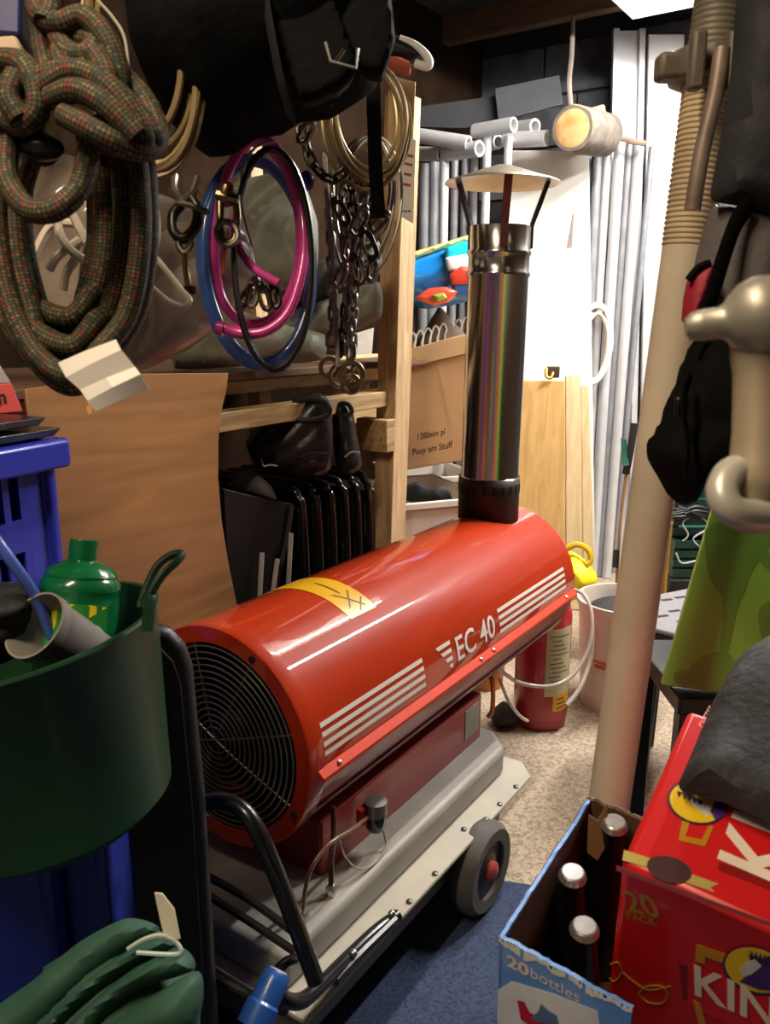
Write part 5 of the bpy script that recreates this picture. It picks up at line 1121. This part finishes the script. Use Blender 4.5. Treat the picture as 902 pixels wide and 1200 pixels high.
    tag(obj('tan_panel', B().prism([K(*p, 3.0) for p in ((815, 560), (880, 560), (880, 640), (815, 640))], (0, .02, 0)), M('panel_tan', 'b08058', .7)), 'tan panel seen between the black bag and the green crate', 'panel')
far_right()

# ================================================================== NEAR RIGHT: BAGS, CLAMP, GREEN PANEL, BOXES
def near_right():
    nyl = M('black_nylon', ''); dark = M('jacket_dark', '24242a', .75, var=.15, bump=.4, bscale=60); grey = M('pack_grey', '5c5656', .75, var=.1, bump=.5, bscale=80)
    tag(obj('dark_jacket', blob([(868, -20), (930, -30), (930, 260), (900, 250), (866, 241), (836, 236), (833, 224), (845, 160), (856, 90)], .88, .04, .03, wob=.015, fold=.006, fdir=(1, .1), ffreq=40), dark), 'dark charcoal jacket hanging beside the steel prop', 'jacket')
    t = thing('rucksack', 'grey rucksack with red side pocket and black straps hanging by the prop', 'rucksack', K(860, 590, .9))
    obj('grey_panel', blob([(834, 244), (866, 244), (905, 250), (930, 260), (930, 420), (858, 420), (818, 380), (810, 345), (816, 300)], .93, .05, .03, wob=.006), grey, t)
    obj('red_pocket', blob([(808, 326), (822, 312), (834, 312), (828, 345), (812, 372), (801, 378), (803, 348)], .885, .02, .02), M('pocket_red', '9c1c30', .6, bump=.3), t)
    obj('red_piping', px_tube([(806, 328, .872), (818, 314, .868), (832, 308, .866)], .004, 8), nyl, t)
    obj('shoulder_strap', B().tube([K(*p) for p in ((878, 238, .87), (862, 262, .865), (848, 300, .86), (836, 340, .86), (824, 375, .865), (815, 400, .87))], .012, 8, flat=.35), nyl, t)
    obj('lower_body', blob([(813, 400), (838, 382), (905, 390), (930, 420), (930, 570), (885, 600), (858, 560), (834, 574), (822, 563), (809, 590), (802, 592), (793, 589), (782, 579), (771, 559), (762, 544), (758, 527), (760, 515), (768, 508), (778, 487), (783, 467), (790, 457), (795, 442), (802, 422)], .92, .06, .05, wob=.012, fold=.012, fdir=(.95, -.3), ffreq=42, sharp=.15, edge=.3), nyl, t)
    obj('hanging_strap', B().tube([K(*p) for p in ((808, 440, .85), (800, 475, .84), (806, 520, .84), (803, 556, .85))], .008, 8, flat=.3), nyl, t)
    obj('strap_buckle', B().box(K(798, 476, .845), (.014, .008, .02), (Vector((1, 0, 0)), Vector((0, 1, 0)), AZ)), M('buckle_black', '0d0d0f', .3), t, bevel=.003)
    tag(obj('orange_strap', B().tube([K(*p) for p in ((857, 112, 1.1), (853, 140, 1.1), (848, 172, 1.1))], .008, 6, flat=.3), M('strap_orange', 'c87a3c', .6)), 'orange strap glimpsed between the prop and the dark jacket', 'strap')
    # white electrical box in the top corner
    t = thing('white_lamp_housing', 'white plastic lamp housing at the ceiling corner above the jacket', 'lamp', K(890, 20, 1.3))
    c = K(900, 16, 1.3); fr = (Vector((.8, .55, -.2)).normalized(), Vector((-.55, .8, 0)).normalized(), Vector((.16, .11, .96)).normalized())
    obj('cover', B().box(c, (.07, .05, .075), fr), M('housing_white', 'e8e6e2', .35, var=.03), t, bevel=.01, seg=3)
    obj('black_mark', B().box(c-fr[1]*.0255-fr[2]*.012+fr[0]*.004, (.018, .002, .011), fr), M('mark_black', '26221e', .4), t)
    obj('mounting_arm', B().tube([c+fr[2]*.03, c+fr[2]*.2+Vector((0, 0, .3))], .01, 8, sm=False), M('housing_white', ''), t)
    # grey metal clamp close to the camera
    d = .45; mt = M('cast_zinc', 'a8a296', .42, .5, var=.12, scale=20, bump=.15, bscale=40)
    t = thing('metal_clamp', 'close-up grey metal clamp with spigot in front of the black rucksack', 'clamp', K(880, 620, d))
    p, q = K(803, 384, d), K(915, 368, d-.01); ax = q-p; L_ = ax.length; k = d/FPX
    obj('spigot', B().lathe([(.001, 0), (10*k, .0), (16*k, .0035), (18*k, .009), (18*k, .018), (22*k, .021), (30*k, .024), (40*k, .029), (46*k, .036), (46*k, .044), (38*k, .05), (38*k, L_)], p, ax, 40), mt, t)
    a, b_ = K(892, 400, d), K(886, 590, d); ay = b_-a
    obj('clamp_body', B().lathe([(34*k, .0), (33*k, .01), (30*k, .018), (29*k, .05), (31*k, .068), (33*k, .075), (30*k, .086), (22*k, .09)], a, ay, 36, sx=1.), M('cast_warm', 'a89880', .5, .3, var=.12), t)
    obj('clamp_jaw', B().tube([K(930, 605, d), K(890, 604, d-.01), (K(858, 598, d-.015)), K(846, 575, d-.012), K(858, 552, d-.005), K(880, 548, d)], .0085, 14, flat=.9), M('jaw_white', 'c2beb2', .35, .3, var=.06), t)
    obj('clamp_lip', B().tube([K(930, 620, d), K(890, 619, d-.008), K(862, 613, d-.01), K(850, 600, d-.008)], .0035, 8), mt, t)
    obj('set_screw', B().ball(K(884, 336, d-.012), .0055, 10), mt, t)
    obj('mounting_rod', B().tube([K(905, 400, d), K(940, 300, d+.0), K(960, 100, d), K(965, -120, d)], .012, 12), mt, t)
    # green panel
    d = 1.28; n = Vector((-.25, -1, .18)).normalized(); pt = K(820, 720, d); f = lambda x, y, o=0.: onplane(x, y, pt, n)+n*o
    t = thing('printed_board', 'leaf green panel printed with darker plant silhouettes, standing upright', 'panel', f(830, 815))
    gp = M('panel_green', '82c24c', .4, var=.08, scale=4, coat=.25)
    obj('panel_board', B().prism([f(*p) for p in ((838, 585), (935, 585), (935, 822), (842, 812), (775, 803))], -n*.02), gp, t, bevel=.002)
    dg = M('panel_dark_green', '64a040', .4, var=.06, coat=.25)
    for q in ([(848, 690), (868, 690), (862, 720), (850, 770), (843, 772), (846, 730)], [(826, 645), (834, 614), (902, 612), (900, 640), (880, 670), (868, 700), (848, 700), (832, 678)], [(806, 800), (812, 780), (830, 768), (850, 764), (862, 776), (872, 792), (868, 812), (842, 810)], [(888, 720), (902, 704), (930, 700), (930, 770), (900, 765)], [(886, 640), (902, 650), (902, 666), (892, 660)], [(790, 790), (800, 784), (812, 794), (806, 803), (792, 800)]):
        obj('plant_print', inflate(q, pt+n*.0004, n, .0003, .0002, sharp=1.), dg, t)
    # black stand below it
    c = f(800, 806); tb = thing('black_stand', 'black box stand on thin legs beneath the green panel', 'stand', Vector((c.x+.06, c.y+.05, 0)))
    zt = c.z-.008; w0 = c.x-.012
    obj('stand_top', B().box(Vector((w0+.12, c.y+.10, zt-.015)), (.24, .24, .03), (Vector((1, 0, 0)), Vector((0, 1, 0)), AZ)), blackm, tb, bevel=.003)
    for xx in (.02, .22):
        for yy in (0.0, .2): obj('leg', B().box(Vector((w0+xx, c.y+yy, (zt-.03)/2+.002)), (.028, .03, zt-.034), (Vector((1, 0, 0)), Vector((0, 1, 0)), AZ)), blackm, tb, bevel=.003)
    obj('side_panel', B().box(Vector((w0+.13, c.y+.01, zt-.2)), (.2, .012, .36), (Vector((1, 0, 0)), Vector((0, 1, 0)), AZ)), blackm, tb)
near_right()

def frame(deg3):
    a, b_, c_ = [rad(q) for q in deg3]
    return Matrix.Rotation(a, 3, 'Z') @ Matrix.Rotation(b_, 3, 'X') @ Matrix.Rotation(c_, 3, 'Y')
def beer_boxes():
    # ---- red carton
    C = K(728, 1010, .72); Rm = frame((-35.2, 19.3, 6.7)); ex, ey, ez = Rm.col[0].copy(), Rm.col[1].copy(), Rm.col[2].copy()
    W, D, H = .30, .205, .36
    redc = M('carton_red_gloss', 'd0181c', .35, var=.05, scale=4, coat=.3)
    t = thing('red_drinks_carton', 'red twenty-pack drinks carton with a gold ribbon and large white letters', 'carton', C-ez*H+ex*W/2+ey*D/2)
    obj('carton_body', B().hexa([C+ex*x+ey*y+ez*z for z in (-H, 0) for x, y in ((0, 0), (W, 0), (W, D), (0, D))]), redc, t, bevel=.007, seg=3)
    fr = lambda x, y, o=.0006: onplane(x, y, C-ey*o, ey)     # front face
    tp = lambda x, y, o=.0006: onplane(x, y, C+ez*o, ez)     # top face
    def poly(name, F, pts, m, n, o=.0006, th=.0002, lab=None): return obj(name, B().prism([F(x, y, o) for x, y in pts], n*th), m, t, label=lab)
    def oval(cx, cy, a, b_, rot, k=28, t0=0, t1=2*math.pi):
        return [(cx+a*math.cos(q)*math.cos(rot)-b_*math.sin(q)*math.sin(rot), cy+a*math.cos(q)*math.sin(rot)+b_*math.sin(q)*math.cos(rot)) for q in [t0+(t1-t0)*i/k for i in range(k)]]
    gold = M('print_gold', 'd89a28', .3, .2); pale = M('print_pale_gold', 'b9a85c', .35); yel = M('print_yellow', 'f0c81c', .35, var=.05); pur = M('print_purple', '4a2c78', .4, var=.2, scale=60); whi = M('print_white', 'f4e4d4', .4); mar = M('print_maroon', '8c1216', .35); brn = M('print_brown_oval', '4a3034', .35); nav = M('print_navy', '2a2450', .4); dgold = M('print_dull_gold', 'a88030', .4)
    fn, tn = -ey, ez
    # front face
    poly('banner', fr, [(795, 1128), (812, 1134), (930, 1190), (960, 1260), (800, 1170)], mar, fn, .0004)
    poly('banner_face', fr, [(806, 1130), (960, 1190), (960, 1250), (806, 1178)], M('print_red_bright', 'dc2020', .35), fn, .0007)
    poly('gold_corner', fr, [(816, 1106), (850, 1118), (846, 1128), (826, 1121), (826, 1130), (814, 1126)], gold, fn, .0010)
    poly('emblem_border', fr, oval(886, 1138, 41, 27, .35), nav, fn, .0012)
    poly('emblem_yellow', fr, oval(886, 1137, 38, 24.5, .35), yel, fn, .0015)
    poly('emblem_purple', fr, [(866, 1150), (878, 1142), (884, 1128), (900, 1120), (925, 1126), (925, 1162), (890, 1160)], pur, fn, .0018)
    sp = []
    for i in range(6): sp += [(876+5*i, 1112+1.5*i), (878+5*i, 1120+1.5*i)]
    poly('emblem_spikes', fr, sp+[(908, 1134), (885, 1130), (878, 1124)], nav, fn, .0020)
    poly('emblem_white', fr, [(866, 1136), (874, 1128), (884, 1124), (892, 1132), (880, 1142), (870, 1144)], M('print_silver', 'd8d4d8', .4), fn, .0023)
    e1 = (fr(880, 1172)-fr(820, 1146)).normalized(); e2 = fn.cross(e1); e2 = e2 if e2.dot(ez) > 0 else -e2
    hK = (fr(818, 1132, .001)-fr(814, 1166, .001)).length
    obj('large_lettering', text_on('KIN', fr(814, 1166, .0024), e1, e2, height=hK, width=(fr(908, 1206)-fr(814, 1166)).length, bold=.02), whi, t, label='large white letters on the front of the carton')
    poly('gold_tail', fr, [(812, 1172), (820, 1176), (832, 1215), (822, 1215)], gold, fn, .0010)
    e1b = (fr(775, 1062)-fr(735, 1052)).normalized(); e2b = fn.cross(e1b); e2b = e2b if e2b.dot(ez) > 0 else -e2b
    obj('pack_number', text_on('20', fr(737, 1068, .0008), e1b, e2b, width=(fr(775, 1077)-fr(737, 1068)).length, height=(fr(738, 1045)-fr(737, 1068)).length, bold=.02), dgold, t, label='dull gold 20 PACK print')
    obj('pack_word', text_on('PACK', fr(736, 1077, .0008), e1b, e2b, width=(fr(771, 1086)-fr(736, 1077)).length, height=(fr(737, 1069)-fr(736, 1077)).length, bold=.01), dgold, t)
    for q in ([(715, 1130), (724, 1128), (728, 1140), (720, 1150), (714, 1146)], [(748, 1164), (758, 1156), (775, 1156), (782, 1166), (775, 1176), (758, 1174), (748, 1164)], [(728, 1138), (742, 1150), (760, 1160), (785, 1156)]):
        obj('gold_swirl', B().tube([fr(x, y, .0008) for x, y in q], .0007, 6), dgold, t)
    # top face
    poly('ribbon', tp, [(731, 996), (762, 1006), (760, 1017), (729, 1008)], pale, tn); poly('ribbon', tp, [(806, 1023), (842, 1036), (832, 1040), (838, 1046), (803, 1034)], pale, tn)
    poly('handle_oval', tp, oval(784, 1019, 27, 15, .28), brn, tn, .0009)
    poly('emblem_border', tp, oval(817, 940, 36, 26, .25), nav, tn, .0008); poly('emblem_yellow', tp, oval(817, 940, 33, 23.5, .25), yel, tn, .0011)
    poly('emblem_purple', tp, [(832, 950), (838, 938), (850, 940), (850, 955), (838, 962)], pur, tn, .0014); poly('emblem_white', tp, [(806, 936), (820, 940), (834, 944), (830, 958), (818, 950)], M('print_silver', ''), tn, .0016)
    sp = []
    for i in range(5): sp += [(793+6*i, 927+2.2*i), (795+6*i, 935+2.2*i)]
    poly('emblem_spikes', tp, sp+[(824, 940), (808, 930)], nav, tn, .0018)
    poly('gold_corner', tp, [(799, 962), (808, 964), (803, 980), (822, 984), (830, 968), (836, 968), (826, 992), (795, 985)], gold, tn, .0006)
    poly('banner', tp, [(842, 1010), (930, 1040), (930, 1053), (841, 1019)], mar, tn, .0006)
    hh = .062; a0 = tp(840, 1006, .001)
    obj('top_lettering', text_on('KIN', a0+ex*hh, ey, -ex, width=.115, height=hh, bold=.02), whi, t, label='large white letters on the top of the carton')
    e1 = (tp(836, 818)-tp(818, 850)); e1.normalize(); e2 = tn.cross(e1)
    obj('small_lettering', text_on('CHEESE', tp(826, 854, .0008), e1, e2, width=(tp(836, 829)-tp(822, 853)).length, height=.0075), M('print_pink', 'f0b4ac', .4), t)
    obj('tape_edge', B().prism([fr(x, y, .0075) for x, y in ((722, 1014), (902, 1080), (902, 1086), (722, 1020))], fn*.0002), M('clear_tape', 'd8605c', .15, coat=.8), t)
    # grey cloth bag over the carton
    gc = M('cloth_grey', '26262a', .7, var=.15, scale=5, bump=.4, bscale=120)
    q = [(795, 918), (806, 893), (836, 822), (866, 770), (902, 752), (960, 750), (960, 985), (897, 962), (850, 940), (800, 927)]
    tag(obj('grey_cloth_bag', inflate(q, C+ez*.022, ez, .03, .016, wob=.012, wscale=12, fold=.004, fdir=(.5, .8), ffreq=50, sharp=.3), gc), 'folded dark grey cloth bag lying over the top of the red carton', 'bag')
    # ---- blue carton, torn open
    C2 = K(585, 1095, .80); Rm = frame((-35.9, 10.2, 4.3)); fx, fy, fz = Rm.col[0].copy(), Rm.col[1].copy(), Rm.col[2].copy()
    W2, D2, H2 = .134, .225, .25; th = .004
    bl = M('carton_blue', '86b0f0', .45, var=.12, scale=12, second='5c92e0'); paper = M('torn_paper', 'eceaea', .8, var=.08, scale=40); brown = M('carton_inside', '5a4028', .85, var=.15)
    t = thing('blue_drinks_carton', 'pale blue drinks carton torn open at the top, full of bottles', 'carton', C2-fz*H2+fx*W2/2+fy*D2/2)
    rn = random.Random(11)
    def wall(name, p0, dirn, length, n, m):
        k = 40; top = []
        for i in range(k+1):
            a = p0+dirn*(length*i/k); top.append(a-fz*(rn.uniform(.0, .0025)+.006*abs(noise.noise(a*40))))
        bot = [p0-fz*H2, p0+dirn*length-fz*H2]; b = B(); vs_ = top+[p-fz*(H2-.01) for p in top]; vs2 = [v+n*th for v in vs_]; m_ = k+1
        f = [(i, i+1, m_+i+1, m_+i) for i in range(k)]; o = 2*m_; f += [(o+i+1, o+i, o+m_+i, o+m_+i+1) for i in range(k)]
        f += [(i+1, i, o+i, o+i+1) for i in range(k)]+[(m_+i, m_+i+1, o+m_+i+1, o+m_+i) for i in range(k)]+[(0, m_, o+m_, o), (k, o+k, o+m_+k, m_+k)]
        w_ = obj(name, b.add(vs_+vs2, f), m, t)
        e = B()
        for i in range(k): 
            if rn.random() < .92:
                h0, h1 = [.004+.014*abs(noise.noise((top[i_]+fz)*45))+rn.uniform(0, .002) for i_ in (i, i+1)]
                e.add([top[i]-n*.0006+fz*.001, top[i+1]-n*.0006+fz*.001, top[i+1]-n*.0006-fz*h1, top[i]-n*.0006-fz*h0], [(0, 1, 2, 3)])
        obj('torn_edge', e, paper, w_)
        obj('carton_lining', b_in(top, n, m_), brown, w_)
        return w_
    def b_in(top, n, m_):
        b = B(); vs_ = [p+n*(th+.0006)-fz*.004 for p in top]+[p+n*(th+.0006)-fz*(H2-.01) for p in top]
        return b.add(vs_, [(i+1, i, m_+i, m_+i+1) for i in range(m_-1)])
    wf = wall('front_wall', C2, fx, W2, fy, bl); wl = wall('side_wall', C2+fy*D2, -fy, D2, fx, bl); wall('back_wall', C2+fx*W2+fy*D2, -fx, W2, -fy, brown)
    obj('carton_base', B().hexa([C2+fx*x+fy*y+fz*z for z in (-H2, -H2+.008) for x, y in ((0, 0), (W2, 0), (W2, D2), (0, D2))]), brown, t)
    F2 = lambda x, y, o=.0006: onplane(x, y, C2-fy*o, fy)
    obj('torn_flap', B().prism([K(*p, .93) for p in ((690, 955), (700, 962), (712, 942), (712, 990), (700, 1010), (688, 1000))], (0, .003, 0)), M('flap_brown', '6a4c30', .8), t, bevel=.001)
    wp = M('print_ice', 'f0f2f6', .45, var=.1, scale=14, second='d4dcec'); e1 = (F2(680, 1160)-F2(600, 1118)).normalized(); e2 = (-fy).cross(e1); e2 = e2 if e2.dot(fz) > 0 else -e2
    obj('ice_print', B().prism([F2(x, y, .0003) for x, y in ((583, 1160), (600, 1150), (650, 1165), (700, 1185), (706, 1225), (583, 1225))], -fy*.0002), wp, t)
    obj('pack_number', text_on('20', F2(594, 1132, .001), e1, e2, width=.024, height=.017, bold=.03), whi, t, label='white 20 bottles print')
    obj('pack_word', text_on('bottles', F2(622, 1145, .001), e1, e2, width=.05, height=.014), whi, t)
    obj('red_swoosh', B().prism([F2(x, y, .0012) for x, y in ((606, 1172), (614, 1174), (620, 1186), (632, 1192), (652, 1194), (655, 1212), (626, 1206), (610, 1194))], -fy*.0002), M('print_crimson', 'c01830', .4), t)
    obj('peak_print', B().prism([F2(x, y, .0014) for x, y in ((622, 1192), (630, 1186), (634, 1176), (642, 1184), (652, 1190), (654, 1200), (630, 1198))], -fy*.0002), M('print_steel', '5a78a0', .4), t)
    # bottles
    gl = M('bottle_glass', '0c0807', .3, var=.2, coat=.15); cap = M('crown_cap', 'c8c6c4', .3, .85, var=.15, scale=60)
    pos = [(685, 1084, .83), (671, 1021, .88), (720, 962, .925), (648, 1128, .80)]
    desc = ['nearest, shiny cap in the middle of the carton', 'beside the torn side wall', 'farthest, by the steel prop foot', 'low in the front corner of the blue carton', 'against the red carton, second from the back', 'against the red carton, nearest the front wall']
    for i, ((x, y, d), lb) in enumerate(zip(pos, desc)):
        c = K(x, y, d); s = (c-C2).dot(fz); ctop = c-fz*(.022 if i > 2 else 0)
        L_ = max(.12, H2+s-.010-(.022 if i > 2 else 0))
        base = ctop-fz*L_; hh = L_
        b_ = thing('drink_bottle', 'dark glass bottle with silver crown cap, '+lb, 'bottle', base, 'bottles in the blue carton')
        obj('glass', B().lathe([(.001, .002), (.020, 0), (.022, .004), (.022, hh*.55), (.020, hh*.66), (.016, hh*.78), (.0135, hh*.93), (.0145, hh*.945), (.0145, hh-.012), (.0125, hh-.004), (.001, hh-.004)], base, fz, 28), gl, b_)
        pr = B(); n_ = 42; vs_ = []
        for rr, h_ in ((0.0005, .0), (.011, .0), (.0128, -.0015), (.0150, -.008)):
            for k in range(n_): a = 2*math.pi*k/n_; q_ = rr*(1+(.05 if k % 2 else 0)*(h_ < -.005)); vs_.append(ctop+fx*math.cos(a)*q_+fy*math.sin(a)*q_+fz*h_)
        fs = [(j*n_+k, j*n_+(k+1) % n_, (j+1)*n_+(k+1) % n_, (j+1)*n_+k) for j in range(3) for k in range(n_)]
        obj('crown_cap', pr.add(vs_, fs), cap, b_, ang=12)
    # low bench carrying both cartons
    zb = min((C-ez*H+ex*x+ey*y).z for x in (0, W) for y in (0, D)); zb2 = min((C2-fz*H2+fx*x+fy*y).z for x in (0, W2) for y in (0, D2))
    cb = C2-fz*H2+fx*W2/2+fy*D2/2; cr = C-ez*H+ex*W/2+ey*D/2
    bench = M('bench_dark', '2a211b', .7)
    for c, z, lab in ((cb, zb2, 'low dark box under the blue drinks carton'), (cr, zb, 'low dark box under the red drinks carton')):
        tag(obj('wooden_box', B().box(Vector((c.x, c.y, z/2)), (.10, .14, z-.004), (Vector((1, 0, 0)), Vector((0, 1, 0)), AZ)), bench, bevel=.004), lab, 'box')
beer_boxes()
